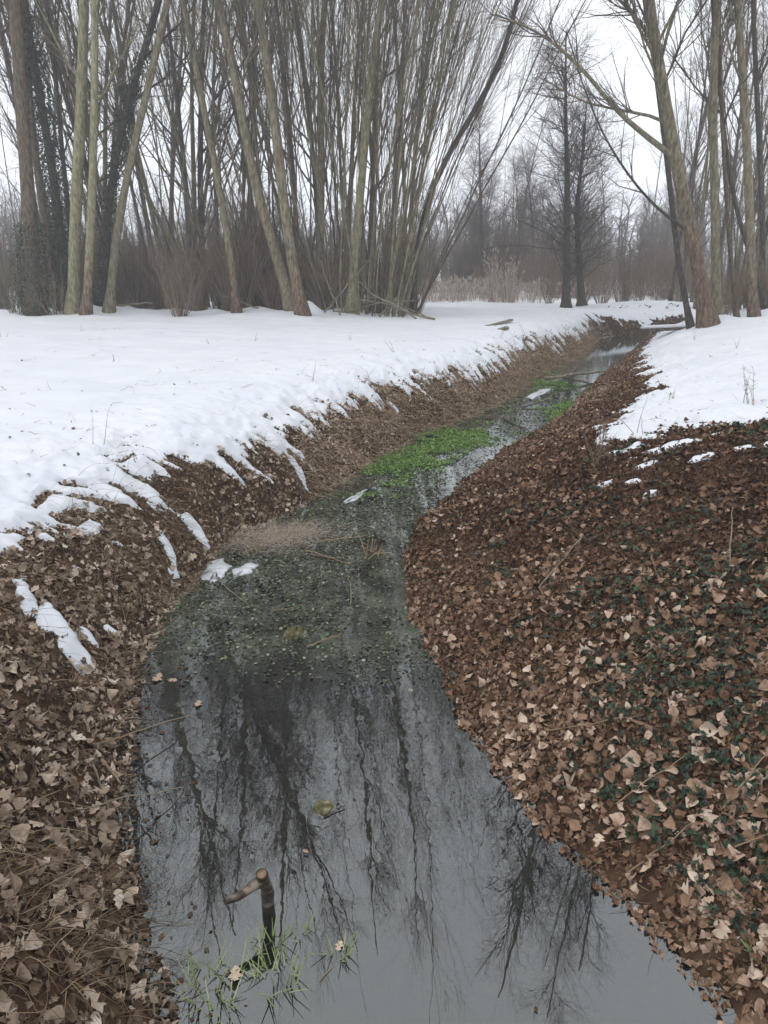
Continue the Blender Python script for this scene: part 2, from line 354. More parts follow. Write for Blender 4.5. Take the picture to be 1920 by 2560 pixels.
o = link('water', mesh_np('water', Vw, [Fw], M['water'])); tag(o, kind='structure')

# ------------------------------------------------------------------ tube kit
def nrm(v): return v/np.maximum(np.linalg.norm(v, axis=-1, keepdims=True), 1e-9)
def tubes(P, R, sides):
    """P (n,k,3) R (n,k) -> V, F quads"""
    n, k, _ = P.shape
    T = np.empty_like(P); T[:, 1:-1] = P[:, 2:]-P[:, :-2]; T[:, 0] = P[:, 1]-P[:, 0]; T[:, -1] = P[:, -1]-P[:, -2]
    T = nrm(T)
    mean = nrm(P[:, -1]-P[:, 0])
    ref = np.where(np.abs(mean[:, :1]) > .7, np.array([[0, 1., 0]]), np.array([[1., 0, 0]]))[:, None, :]
    A = nrm(np.cross(T, ref)); B = np.cross(T, A)
    a = np.arange(sides)/sides*2*math.pi
    V = P[:, :, None, :] + R[:, :, None, None]*(np.cos(a)[None, None, :, None]*A[:, :, None, :]+np.sin(a)[None, None, :, None]*B[:, :, None, :])
    idx = np.arange(n*k*sides).reshape(n, k, sides)
    i0 = idx[:, :-1, :]; i1 = idx[:, 1:, :]
    F = np.stack([i0, np.roll(i0, -1, 2), np.roll(i1, -1, 2), i1], -1).reshape(-1, 4)
    return V.reshape(-1, 3), F
class MB:
    def __init__(s): s.V = []; s.F = {}; s.n = 0; s.A = []
    def add(s, V, F, tone=None):
        F = np.asarray(F); s.V.append(V); s.F.setdefault(F.shape[1], []).append(F+s.n); s.n += len(V)
        s.A.append(np.full(len(V), .5) if tone is None else tone)
    def tube(s, P, R, sides, tone=None, cap=False):
        P = np.asarray(P, float); R = np.asarray(R, float)
        if P.ndim == 2: P = P[None]; R = R[None]
        V, F = tubes(P, R, sides)
        if tone is not None and np.ndim(tone) == 1 and len(tone) == len(P): tone = np.repeat(tone, P.shape[1]*sides)
        n0 = s.n; s.add(V, F, tone)
        if cap:
            k = P.shape[1]
            for i in range(len(P)):
                b = n0+i*k*sides
                s.F.setdefault(sides, []).append(np.array([[b+j for j in range(sides)]])); b2 = b+(k-1)*sides
                s.F[sides].append(np.array([[b2+j for j in range(sides)][::-1]]))
    def mesh(s, name, mat, attr=False, smooth=True):
        return mesh_np(name, np.concatenate(s.V), [np.concatenate(f) for f in s.F.values()], mat, smooth, {'tone': np.concatenate(s.A)} if attr else None)
def samp(P, R, idx, t):
    k = P.shape[1]; f = t*(k-1); i = np.minimum(f.astype(int), k-2); u = (f-i)[:, None]
    a = P[idx, i]; b = P[idx, i+1]; return a+(b-a)*u, nrm(b-a), R[idx, i]*(1-u[:, 0])+R[idx, i+1]*u[:, 0]
def grow(rng, P, R, n, t0, t1, Ln, ang, k, rmax, up=.1, wob=.12, ratio=.55, tip=.3, taper=.6, bias=None):
    m = len(P); idx = rng.integers(0, m, n) if m > 1 else np.zeros(n, int)
    t = rng.uniform(t0, t1, n); p, T, r = samp(P, R, idx, t)
    q = nrm(np.cross(T, rng.normal(size=(n, 3))))
    if bias is not None: q = nrm(q+bias); 
    a = (ang*rng.uniform(.65, 1.3, n))[:, None]
    D = T*np.cos(a)+q*np.sin(a); Ls = Ln*rng.uniform(.5, 1.25, n)*(1-taper*(t-t0)/(t1-t0+1e-6))
    O = np.empty((n, k, 3)); O[:, 0] = p; st = (Ls/(k-1))[:, None]
    for i in range(1, k):
        D = nrm(D+np.array([0, 0, up])+rng.normal(size=(n, 3))*wob)
        O[:, i] = O[:, i-1]+D*st
    r0 = np.minimum(r*ratio, rmax)
    return O, r0[:, None]*np.linspace(1, tip, k)[None]
def resample(P, n, rs=None):
    P = np.asarray(P, float); l = np.concatenate([[0], np.cumsum(np.linalg.norm(np.diff(P, axis=0), axis=1))])
    u = np.linspace(0, l[-1], n); Q = np.stack([np.interp(u, l, P[:, i]) for i in range(3)], 1)
    for _ in range(3): Q[1:-1] = .5*Q[1:-1]+.25*(Q[:-2]+Q[2:])
    return Q

# kinds of tree: level list (n, t0, t1, length, angle, points, rmax, up, wobble)
KIND = {
 'pole':  [(18, .25, .97, 3.8, .60, 7, .038, .10, .10), (100, .1, .97, 1.7, .6, 5, .013, .10, .12), (620, .1, 1, .9, .6, 4, .0055, .08, .16)],
 'open':  [(17, .22, .97, 5.2, .75, 8, .048, .06, .12), (110, .15, .98, 2.3, .7, 6, .016, .07, .14), (700, .1, 1, 1.0, .7, 4, .0055, .04, .20)],
 'whip':  [(9, .2, .9, 4.6, .24, 7, .018, .10, .05), (60, .1, .95, 2.2, .40, 5, .008, .10, .07), (190, .1, 1, 1.0, .45, 4, .005, .10, .10)],
 'alder': [(85, .10, .98, 4.2, 1.0, 7, .022, .04, .12), (800, .15, .98, 1.5, .8, 5, .011, .02, .18), (5500, .1, 1, .65, .8, 3, .008, 0, .24)],
}
def tree_parts(rng, P, r0, kind, mats, trunk_sides=9, mul=1.0, tip=.12, big=False, extra=None, lenmul=1.0):
    """P: trunk polyline. returns (trunk mesh, crown mesh) ; heavy limbs with the trunk"""
    k = len(P); R = r0*(np.linspace(1, tip**.9, k))
    fl = np.linspace(0, np.linalg.norm(np.diff(P, axis=0), axis=1).sum(), k)
    R = R*(1+.75*np.exp(-fl/.28))*(1+.03*rng.normal(size=k))
    tb = MB(); cb = MB(); Pp = P[None]; Rr = R[None]
    tb.tube(Pp, Rr, trunk_sides)
    if extra:
        for (EP, er, et) in extra:
            EP = resample(EP, 16); ER = np.linspace(er, et, 16)
            tb.tube(EP[None], ER[None], 7)
            q, qr = grow(rng, EP[None], ER[None], 22, .25, 1, 1.6, .6, 5, .02, .1, .12); cb.tube(q, qr, 4)
            q2, qr2 = grow(rng, q, qr, 110, .1, 1, .8, .6, 4, .008, .05, .15); cb.tube(q2, qr2, 3)
    lv = KIND[kind]
    for i, (n, t0, t1, ln, an, kk, rm, up, wb) in enumerate(lv):
        n = max(1, int(n*(mul if i else 1)))
        Pp, Rr = grow(rng, Pp, Rr, n, t0, t1, ln*lenmul, an, kk, rm, up, wb, taper=.65 if i == 0 else .4)
        Rr = np.maximum(Rr, .0022)
        (tb if i == 0 and big else cb).tube(Pp, Rr, [6, 4, 3][i])
    return tb.mesh('trunk', M[mats[0]]), cb.mesh('crown', M[mats[1]])
def make_tree(rng, name, base, P, r0, kind, mats, label, cat='tree', group=None, **kw):
    """P in world coords; base is its foot"""
    t = empty(name, tuple(base)); P = P-np.asarray(base)[None]
    if kw.get('extra'): kw['extra'] = [(np.asarray(e[0])-np.asarray(base)[None], e[1], e[2]) for e in kw['extra']]
    a, b = tree_parts(rng, P, r0, kind, mats, **kw)
    link('trunk', a, t); link('crown', b, t); tag(t, label, cat, group); return t
def straight(rng, h, lean=(0, 0), curve=.03, k=18):
    P = [np.zeros(3)]; d = nrm(np.array([lean[0], lean[1], 1.0])); 
    b = rng.normal(size=3)*curve; b[2] = 0
    for i in range(k-1):
        d = nrm(d+b*.3+rng.normal(size=3)*curve*np.array([1, 1, .2])+np.array([0, 0, .03])); P.append(P[-1]+d*h/(k-1))
    P = np.array(P); P[0, 2] -= .15; return P
def traced(rng, pts, Y, H=24, gz=None, k=22, lean_end=None, dy=0.0):
    """trunk through picture points on the plane y=Y, carried on upward to height H"""
    W = [at(px, py, Y+dy*i) for i, (px, py) in enumerate(pts)]
    W = np.array(W); z0 = snow_z(W[0, 0], W[0, 1])[0]; W[0, 2] = z0-.12
    d = nrm(W[-1]-W[-2]); 
    if lean_end is not None: e = np.array(lean_end, float)
    else: e = np.array([d[0]*.6, -.04, 1.0])
    p = W[-1]; ext = []
    while p[2] < H:
        d = nrm(d*.75+nrm(e)*.25+rng.normal(size=3)*.04); p = p+d*1.5; ext.append(p)
    return np.concatenate([W, np.array(ext)]) if ext else W
# ------------------------------------------------------------------ the trees one can tell apart
rng = np.random.default_rng(7)
def ivy_leaf_tmpl():
    a = [0, .5, .75, 1.0, 1.3, 1.57, 1.85, 2.14, 2.4, 2.64, 3.14]
    r = [.55, .42, .55, .78, .5, 1.0, .5, .78, .55, .42, .55]
    return np.array([[0, 0, 0]]+[[math.cos(t*1.0-0)*q*.62, math.sin(t)*q-.05, 0.05*((i % 2)*2-1)] for i, (t, q) in enumerate(zip(a, r))]+[[-.28, -.28, 0], [0, -.2, .02], [.28, -.28, 0]]), \
        np.array([[0, i, i+1] for i in range(1, 14)]+[[0, 14, 1]])
IVT, IVF = ivy_leaf_tmpl()
def scatter_tmpl(mb, rng, T, F, Pos, Nrm, size, tone, curl=.3, rot=None):
    """orient template copies: local z along Nrm, random spin"""
    n = len(Pos); Nn = nrm(Nrm)
    a = nrm(np.cross(Nn, rng.normal(size=(n, 3)))) if rot is None else nrm(rot-Nn*np.sum(rot*Nn, -1, keepdims=True))
    b = np.cross(Nn, a)
    L_ = np.repeat(T[None], n, 0).copy()
    c1 = rng.normal(size=(n, 1))*curl; c2 = rng.normal(size=(n, 1))*curl; c3 = rng.normal(size=(n, 1))*curl*.7
    L_[:, :, 2] += c1*L_[:, :, 0]**2*1.6+c2*L_[:, :, 1]**2*.8+c3*L_[:, :, 0]*L_[:, :, 1]
    L_[:, :, 2] += rng.normal(size=L_.shape[:2])*.03
    L_ *= size[:, None, None]
    V = Pos[:, None]+L_[..., :1]*a[:, None]+L_[..., 1:2]*b[:, None]+L_[..., 2:]*Nn[:, None]
    m = T.shape[0]; Fa = (F[None]+np.arange(n)[:, None, None]*m).reshape(-1, F.shape[1])
    mb.add(V.reshape(-1, 3), Fa, np.repeat(tone, m))
def ivy_on(t, P, r, n, zr, size=.085):
    """ivy hugging a trunk as a child of its tree"""
    P = np.asarray(P); b = np.array(t.location); mb = MB(); Q = resample(P, 60)
    z = rng.uniform(zr[0], zr[1], n); x = np.interp(z, Q[:, 2], Q[:, 0]); y = np.interp(z, Q[:, 2], Q[:, 1])
    an = rng.uniform(0, 2*math.pi, n); dirs = np.stack([np.cos(an), np.sin(an), rng.normal(size=n)*.3], 1)
    rr = r*(1.0+rng.exponential(.28, n)+.35*vnoise(z*1.6, an, 3)); pos = np.stack([x, y, z], 1)+dirs*rr[:, None]*np.array([1, 1, .2])
    scatter_tmpl(mb, rng, IVT, IVF, pos-b, dirs+rng.normal(size=(n, 3))*.35+np.array([0, 0, .3]), size*rng.uniform(.6, 1.2, n), rng.uniform(0, 1, n))
    link('ivy', mb.mesh('ivy', M['ivy'], True), t)

TR = [
 # name, pts, Y, r, kind, mats, label, H, extra
 ('bare_tree', [(78,678),(70,560),(58,380),(45,200),(32,0)], 26.0, .33, 'open', ('bark_brown','twig_dark'), 'thick brown trunk at the far left edge with ivy on its foot', {}),
 ('bare_tree', [(138,668),(133,520),(112,350),(88,220),(62,80),(50,-20)], 27.0, .22, 'open', ('bark_dark','twig_dark'), 'leaning trunk wrapped in dark ivy, second from the left edge', {}),
 ('bare_tree', [(157,668),(160,520),(172,300),(180,100),(184,-20)], 26.0, .27, 'pole', ('bark_pale','twig_olive'), 'smooth yellow-green trunk, left stem of the pale pair', {}),
 ('bare_tree', [(184,674),(196,500),(203,300),(206,120),(204,-20)], 25.6, .19, 'pole', ('bark_two_pale','twig_olive'), 'pale grey-green trunk with red-brown foot, right stem of the pale pair', {}),
 ('bare_tree', [(222,655),(232,430),(262,260),(310,120),(345,0)], 27.6, .19, 'open', ('bark_dark','twig_dark'), 'dark ivy-clad trunk leaning right just behind the slim pale one', {}),
 ('bare_tree', [(233,664),(250,500),(285,330),(325,170),(360,10)], 26.4, .19, 'pole', ('bark_olive','twig_olive'), 'slim pale olive trunk leaning right beside the ivy-clad one', {}),
 ('bare_tree', [(512,684),(500,560),(480,440),(445,260),(412,90),(395,0)], 26.5, .17, 'whip', ('bark_two','twig_olive'), 'thin red-footed trunk leaning left, left of the big leaning trunk', {}),
 ('bare_tree', [(632,684),(600,560),(565,450),(530,320),(512,160),(468,0)], 26.4, .24, 'pole', ('bark_olive','twig_olive'), 'stout leaning trunk behind the brown forked foot', {}),
 ('bare_tree', [(655,692),(628,560),(608,400),(590,220),(572,110),(556,-10)], 25.6, .24, 'pole', ('bark_two','twig_olive'), 'big trunk with bare red-brown foot leaning left over the snow edge', {}),
 ('bare_tree', [(690,672),(692,500),(695,300),(690,120),(702,-10)], 28.5, .20, 'pole', ('bark_olive','twig_olive'), 'upright olive trunk between the leaning trunk and the fan of stems', {}),
 ('bare_tree', [(756,672),(765,560),(785,350),(803,150),(826,-10)], 27.0, .20, 'whip', ('bark_pale','twig_olive'), 'palest stout stem rising out of the fan of coppice stems', {}),
 ('bare_tree', [(892,655),(898,560),(905,470),(950,360),(1010,260),(1075,170),(1110,50)], 28.5, .15, 'whip', ('bark_dark','twig_dark'), 'thin dark tree arching right at the right end of the coppice', {}),
 ('bare_tree', [(1532,697),(1516,610),(1486,470),(1462,360),(1440,240),(1415,110),(1398,-20)], 23.0, .28, 'open', ('bark_tall','twig_dark'), 'largest leaning trunk right of the stream with the long arching limb',
   dict(extra=[([at(1453,338,23),at(1390,290,22.8),at(1330,240,22.5),at(1262,150,22.2),at(1190,85,22),at(1120,45,21.8),at(1060,30,21.6)], .085, .018),
               ([at(1420,110,23),at(1385,50,22.8),at(1330,-10,22.4),at(1240,-70,22)], .06, .02)])),
 ('bare_tree', [(1500,672),(1462,560),(1452,440),(1436,300),(1418,170),(1392,-20)], 24.5, .12, 'open', ('bark_dark','twig_dark'), 'darker slim trunk just behind the largest leaning trunk, its limb reaching left',
   dict(extra=[([at(1490,500,24.5),at(1440,470,24.3),at(1375,405,24),at(1305,300,23.8),at(1260,190,23.6),at(1225,70,23.4)], .05, .012)])),
 ('bare_tree', [(1550,688),(1546,560),(1545,450),(1538,200),(1550,-20)], 23.8, .19, 'pole', ('bark_olive','twig_dark'), 'straight olive trunk right behind the largest leaning one', {}),
 ('bare_tree', [(1592,697),(1580,600),(1573,480),(1560,300),(1555,100)], 24.2, .09, 'pole', ('bark_brown','twig_dark'), 'thin brown tree between the two stouter straight trunks at the right', {}),
 ('bare_tree', [(1628,698),(1622,560),(1618,400),(1606,180),(1590,-20)], 23.2, .18, 'pole', ('bark_two','twig_dark'), 'straight brown trunk nearest the right edge of the snow', {}),
 ('bare_tree', [(1662,690),(1640,600),(1600,500),(1575,400),(1560,250)], 24.8, .10, 'open', ('bark_dark','twig_dark'), 'thin dark tree leaning left from the right edge', {}),
 ('bare_tree', [(1640,690),(1650,500),(1640,300),(1625,0)], 27, .14, 'open', ('bark_dark','twig_dark'), 'dark trunk crossing behind the straight trunk nearest the right edge', {}),
]
for (nm, pts, Yd, r, kind, mats, lab, kw) in TR:
    Wp = traced(rng, pts, Yd, H=rng.uniform(25, 29) if pts[0][0] < 900 else rng.uniform(23, 26)); P = resample(Wp, 30); r = r*.76
    big = True
    t = make_tree(rng, nm, Wp[0]*np.array([1, 1, 1]), P, r, kind, mats, lab, 'tree', None, mul=2.6, big=big, **kw)
    if 'wrapped' in lab: ivy_on(t, P, .24, 5200, (1.2, 10.5))
    if 'ivy-clad trunk leaning' in lab: ivy_on(t, P, .19, 3200, (1.2, 9.5), .075)
    if 'ivy on its foot' in lab: ivy_on(t, P, .34, 1800, (1.1, 4.2), .08)

# the alder pair beyond the bend, cone shaped
for (pts, Yd, r, lab, H) in [([(1222,684),(1224,560),(1226,400),(1222,250),(1222,150)], 37.5, .22, 'left trunk of the dark conical tree pair beyond the stream bend', 12.5),
                       ([(1256,680),(1251,560),(1246,450),(1262,300)], 38.5, .21, 'right trunk of the dark conical tree pair beyond the stream bend', 9.5)]:
    Wp = traced(rng, pts, Yd, H=H, lean_end=(0, 0, 1)); 
    make_tree(rng, 'conical_tree', Wp[0], resample(Wp, 26), r, 'alder', ('bark_dark', 'twig_dark'), lab, 'tree', None, mul=1.0, tip=.08, big=True, lenmul=1.0)
Wp = traced(rng, [(1042,640),(1040,500),(1036,340)], 58, H=12, lean_end=(0, 0, 1))
make_tree(rng, 'conical_tree', Wp[0], resample(Wp, 22), .22, 'alder', ('bark_dark', 'twig_dark'), 'hazy grey conical tree standing alone beyond the reeds', 'tree', None, mul=.8, tip=.06, big=True, lenmul=.9)

# ------------------------------------------------------------------ coppice: clumps of long whippy stems
def stem_mesh(rng, h, r, arch):
    P = [np.array([0, 0, -.2])]; d = nrm(np.array([.02, 0, 1.0])); k = 20
    for i in range(k-1):
        d = nrm(d+np.array([arch*(.3+i/k), 0, 0])*.12+rng.normal(size=3)*np.array([.045,.045,.01])); P.append(P[-1]+d*h/(k-1))
    P = np.array(P); R = r*np.linspace(1, .12, k)
    sm = MB(); sm.tube(P[None], R[None], 6); tm = MB(); Pp, Rr = P[None], R[None]
    for i, (n, t0, t1, ln, an, kk, rm, up, wb) in enumerate(KIND['whip']):
        Pp, Rr = grow(rng, Pp, Rr, n, t0, t1, ln*h/18, an, kk, rm, up, wb, taper=.5); Rr = np.maximum(Rr, .0022)
        (sm if i == 0 else tm).tube(Pp, Rr, [4, 3, 3][i])
    return sm, tm
STEM = []
for i in range(9):
    sm, tm = stem_mesh(rng, rng.uniform(18, 24), rng.uniform(.020, .046), rng.uniform(-.1, .5))
    mt = ['bark_olive', 'bark_olive', 'bark_pale', 'bark_brown', 'bark_dark'][i % 5]
    STEM.append((sm.mesh('stem', M[mt]), tm.mesh('twigs', M['twig_olive' if i % 2 else 'twig_dark'])))
def clump(loc, n, rad, spread, lean, label, smin=.75, smax=1.25, group=None):
    loc = np.array([loc[0], loc[1], snow_z(loc[0], loc[1])[0]])
    t = empty('coppice_clump', tuple(loc)); tag(t, label, 'tree', group)
    for i in range(n):
        a = rng.uniform(0, 2*math.pi); q = math.sqrt(rng.uniform(0, 1))
        ox, oy = rad*q*math.cos(a), rad*.7*q*math.sin(a)
        til = spread*q*rng.uniform(.6, 1.2)
        tx = lean[0]+til*math.cos(a); ty = lean[1]+til*math.sin(a)
        az = math.atan2(ty, tx); tl = math.hypot(tx, ty)
        s = rng.uniform(smin, smax); me = STEM[rng.integers(0, len(STEM))]
        o = link('stem', me[0], t, (ox, oy, -.1)); o.scale = (s, s, s*1.0)
        o.rotation_mode = 'ZYX'; o.rotation_euler = (0, tl, az)
        o.rotation_mode = 'XYZ'
        from mathutils import Matrix
        mtx = Matrix.Rotation(az, 3, 'Z') @ Matrix.Rotation(tl, 3, 'Y') @ Matrix.Rotation(rng.normal()*.4, 3, 'Z')
        o.rotation_euler = mtx.to_euler('XYZ')
        link('twigs', me[1], o)
    return t
def gx_(px, Y): return at(px, 600, Y)[0]
clump((gx_(800,27.5), 27.5), 50, 1.7, .27, (.05, 0), 'densest coppice clump, a fan of greenish stems arching right above the brush pile')
clump((gx_(850,28.6), 28.6), 20, 1.0, .24, (.10, 0), 'coppice clump at the right end of the row, stems leaning over toward the stream', .6, 1.05)
clump((gx_(690,29.5), 29.5), 15, 1.2, .24, (-.02, 0), 'coppice clump of upright stems behind the big leaning trunk')
clump((gx_(590,29.0), 29.0), 20, 1.3, .26, (-.10, 0), 'coppice clump leaning left between the two red-footed trunks', .85, 1.35)
clump((gx_(470,31), 31), 20, 1.4, .25, (-.05, 0), 'coppice clump behind the thin trunk and the bushy brown shrub', .85, 1.35)
clump((gx_(330,31), 31), 18, 1.3, .25, (.03, 0), 'small coppice clump of dark stems right of the slim olive trunk', .85, 1.35)
clump((gx_(20,30), 30), 9, 1.0, .22, (-.05, 0), 'coppice clump behind the thick trunk at the left edge')
clump((gx_(760,33), 33), 12, 1.8, .22, (.02, 0), 'coppice clump in the second row, seen through the fan of stems')
clump((gx_(1600,29), 29), 8, 1.0, .2, (-.05, 0), 'coppice clump behind the straight trunks on the right')

# ------------------------------------------------------------------ the wood behind
def proto(kind, mats, h, r, mul=1.0, seed=0, curve=.025):
    rg = np.random.default_rng(seed); P = straight(rg, h, curve=curve)
    return tree_parts(rg, resample(P, 22), r, kind, mats, trunk_sides=7, mul=mul, big=True)
PR = [proto('pole', ('bark_brown','twig_dark'), 21, .13, 1, 101), proto('pole', ('bark_olive','twig_dark'), 19, .11, 1, 102), proto('open', ('bark_dark','twig_dark'), 20, .14, 1, 103),
      proto('whip', ('bark_olive','twig_olive'), 18, .10, 1.3, 104), proto('pole', ('bark_dark','twig_brown'), 22, .12, 1, 105), proto('open', ('bark_brown','twig_brown'), 17, .12, 1, 106), proto('alder', ('bark_dark','twig_dark'), 14, .15, .8, 107)]
def place(pi, name, x, y, s, label, group, rz=None, lean=(0, 0), cat='tree'):
    z = snow_z(x, y)[0]-.05
    t = empty(name, (x, y, z), rng.uniform(0, 6.28) if rz is None else rz); t.scale = (s, s, s)
    t.rotation_euler[0] = lean[0]; t.rotation_euler[1] = lean[1]
    me = pi; link('trunk', me[0], t); link('crown', me[1], t); tag(t, label, cat, group)
for i in range(46):          # left wood
    y = rng.uniform(29, 55); px = rng.uniform(-60, 640) if i % 4 else rng.uniform(500, 900)
    x = gx_(px, y); place(PR[rng.integers(0, 6)], 'slender_tree', x, y, rng.uniform(.9, 1.3), 'slender bare tree standing in the crowded wood left of the stream', 'slender trees in the left wood', lean=tuple(rng.normal(size=2)*.05))
for i in range(26):          # right wood
    y = rng.uniform(25.5, 46); px = rng.uniform(1440, 1760)
    x = gx_(px, y)
    d_ = stream(np.array([x]), np.array([y]))[0][0]
    if d_ < 1.6 or y < 28.5: y = 40+rng.uniform(0, 5); x = gx_(px, y)
    place(PR[rng.integers(0, 6)], 'slender_tree', x, y, rng.uniform(.6, .95), 'slender bare tree in the wood right of the stream', 'slender trees in the right wood', lean=tuple(rng.normal(size=2)*.05))
def ordinals(group, base, noun, zones):
    its = [o for o in COL.objects if o.get('group') == group]
    ev = lambda o: 829.5+FPX*o.location.x/o.location.y
    ORD = ['leftmost', 'second from left', 'third from left', 'fourth from left', 'fifth from left', 'sixth from left', 'seventh from left', 'eighth from left', 'ninth from left', 'tenth from left', 'eleventh from left', 'twelfth from left', 'thirteenth from left', 'fourteenth from left', 'fifteenth from left']
    for (a, b, w_) in zones:
        z_ = sorted([o for o in its if a <= ev(o) < b], key=ev)
        for i, o in enumerate(z_): o['label'] = '%s %s, %s of those %s' % (base, noun, ORD[min(i, 14)], w_)
ordinals('slender trees in the left wood', 'slender bare', 'tree', [(-999, 75, 'beyond the thick trunk at the left edge'), (75, 160, 'behind the ivy-wrapped leaning trunk'), (160, 235, 'behind the pale pair of trunks'), (235, 330, 'right of the slim olive trunk'), (330, 440, 'behind the bushy brown shrub'), (440, 540, 'behind the thin red-footed trunk'), (540, 660, 'behind the big leaning trunk'), (660, 760, 'left of the coppice fan'), (760, 2000, 'behind the coppice fan')])
ordinals('slender trees in the right wood', 'slender bare', 'tree', [(-999, 1540, 'behind the largest leaning trunk'), (1540, 1630, 'between the two straight trunks on the right'), (1630, 4000, 'at the right edge of the wood')])
for i in range(44):          # far trees in the haze
    y = rng.uniform(62, 95); px = rng.uniform(905, 1560)
    place(PR[[6, 6, 2, 5, 0][rng.integers(0, 5)]], 'distant_tree', gx_(px, y), y, rng.uniform(.5, .85)*np.interp(px, [900, 1100, 1500], [.85, .95, 1.1]), 'grey hazy bare tree in the far wood beyond the reeds', 'distant trees beyond the reeds')

# far-off wood that reads as one mass
mb = MB(); rg = np.random.default_rng(55)
n = 650; bx = rg.uniform(-95, 120, n); by = rg.uniform(84, 130, n); h = rg.uniform(8, 13, n)*np.interp(bx, [-95, 0, 20, 60, 120], [1.2, 1.0, .8, 1.1, 1.2])
P0 = np.stack([np.stack([bx+rg.normal(size=n)*.5*q, by, 1+h*q], -1) for q in np.linspace(0, 1, 6)], 1)
R0 = (.2*np.linspace(1, .15, 6))[None]*np.ones((n, 1)); mb.tube(P0, R0, 4)
a, b = grow(rg, P0, R0, 16000, .04, 1, 3.4, .9, 4, .05, .08, .2); mb.tube(a, b, 3)
a, b = grow(rg, a, b, 120000, .1, 1, 1.4, .8, 3, .03, .05, .3); mb.tube(a, b, 3)
o = link('far_wood', mb.mesh('far_wood', M['twig_dark'])); tag(o, 'far-off leafless wood fading into grey haze behind the reeds', 'woodland', kind='stuff')

# ------------------------------------------------------------------ shrubs and brush
def shrub_mesh(rng, h, n, spread, mat, twn=5, r=.012):
    P = np.zeros((n, 6, 3)); a = rng.uniform(0, 6.28, n); q = np.sqrt(rng.uniform(0, 1, n)); 
    P[:, 0, 0] = np.cos(a)*q*.25; P[:, 0, 1] = np.sin(a)*q*.25; P[:, 0, 2] = -.05
    D = nrm(np.stack([np.cos(a)*q*spread, np.sin(a)*q*spread, np.ones(n)], 1)); L_ = h*rng.uniform(.55, 1.1, n)
    for i in range(1, 6): D = nrm(D+rng.normal(size=(n, 3))*.10); P[:, i] = P[:, i-1]+D*(L_/5)[:, None]
    R = r*rng.uniform(.6, 1.2, n)[:, None]*np.linspace(1, .3, 6)[None]
    mb = MB(); mb.tube(P, R, 4)
    b, br = grow(rng, P, R, n*twn, .15, 1, h*.33, .5, 4, r*.5, .08, .15); mb.tube(b, np.maximum(br, .002), 3)
    c, cr = grow(rng, b, br, n*twn*4, .1, 1, h*.15, .6, 3, r*.35, .05, .2); mb.tube(c, np.maximum(cr, .0018), 3)
    return mb.mesh('shrub', M[mat])
SH = [shrub_mesh(rng, 3.4, 46, .35, 'twig_brown'), shrub_mesh(rng, 2.6, 50, .45, 'twig_brown'), shrub_mesh(rng, 4.2, 40, .3, 'twig_dark'), shrub_mesh(rng, 3.0, 44, .5, 'twig_olive')]
def put_shrub(px, Y, me, s, label, group=None, name='shrub'):
    x = gx_(px, Y); o = link(name, me, None, (x, Y, snow_z(x, Y)[0])); o.rotation_euler[2] = rng.uniform(0, 6.28); o.scale = (s, s, s); tag(o, label, 'shrub', group); return o
put_shrub(382, 25.6, shrub_mesh(rng, 2.6, 46, .45, 'twig_brown', 7), 1, 'bushy reddish-brown shrub at the snow edge, in the gap between the pale and leaning trunks')
put_shrub(25, 26.2, shrub_mesh(rng, 3.0, 40, .5, 'twig_olive', 5), 1, 'straw-coloured twiggy shrub at the far left edge')
put_shrub(110, 25.9, shrub_mesh(rng, 1.9, 24, .6, 'twig_olive', 5), 1, 'low tan shrub between the thick left trunk and the pale pair')
put_shrub(588, 28.0, SH[1], .8, 'low brown shrub in the gap between the two leaning trunks')
for i in range(115):
    px = rng.uniform(-60, 900); Y = rng.uniform(27.5, 42)
    put_shrub(px, Y, SH[rng.integers(0, 4)], rng.uniform(.6, 1.25), 'leafless brown shrub filling the floor of the left wood', 'undergrowth shrubs in the left wood')
for i in range(30):
    px = rng.uniform(1300, 1720); Y = rng.uniform(43, 56) if i % 3 else rng.uniform(25, 30)
    if Y < 31: px = rng.uniform(1560, 1720)
    put_shrub(px, Y, SH[rng.integers(0, 4)], rng.uniform(.5, .9), 'leafless brown shrub in the right wood', 'undergrowth shrubs in the right wood')
for (px_, Y_s, m_s, sc_s, lb_s) in [(1262, 41.5, 3, .9, 'olive-brown bush left of the snowy mound beyond the bend'), (1305, 42.5, 1, 1.0, 'low brown bush just right of the conical pair beyond the bend'), (1345, 43, 3, 1.05, 'wide olive bush behind the middle of the far snowy mound'), (1385, 42, 0, .8, 'reddish twiggy bush on the far snowy mound'), (1425, 43.5, 1, 1.0, 'brown bush behind the right end of the far snowy mound'), (1190, 43, 3, .8, 'brown bush left of the conical pair beyond the bend'), (1470, 42, 0, 1.0, 'brown bush left of the foot of the largest leaning trunk, far behind it')]:
    put_shrub(px_, Y_s, SH[m_s], sc_s, lb_s)
for i in range(72):
    put_shrub(rng.uniform(900, 1500), rng.uniform(50, 70), SH[rng.integers(0, 4)], rng.uniform(.8, 1.7), 'hazy brown shrub in the scrub beyond the reeds', 'scrub beyond the reeds')

def strands(rng, base, D, Ln, k, r, droop, wob, mb, sides=3, tone=None, tip=.3):
    n = len(base); P = np.empty((n, k, 3)); P[:, 0] = base; D = nrm(D); st = (Ln/(k-1))[:, None]
    for i in range(1, k): D = nrm(D+np.array([0, 0, -droop])+rng.normal(size=(n, 3))*wob); P[:, i] = P[:, i-1]+D*st
    mb.tube(P, (r*np.ones(n))[:, None]*np.linspace(1, tip, k)[None], sides, rng.uniform(0, 1, n) if tone is None else tone); return P
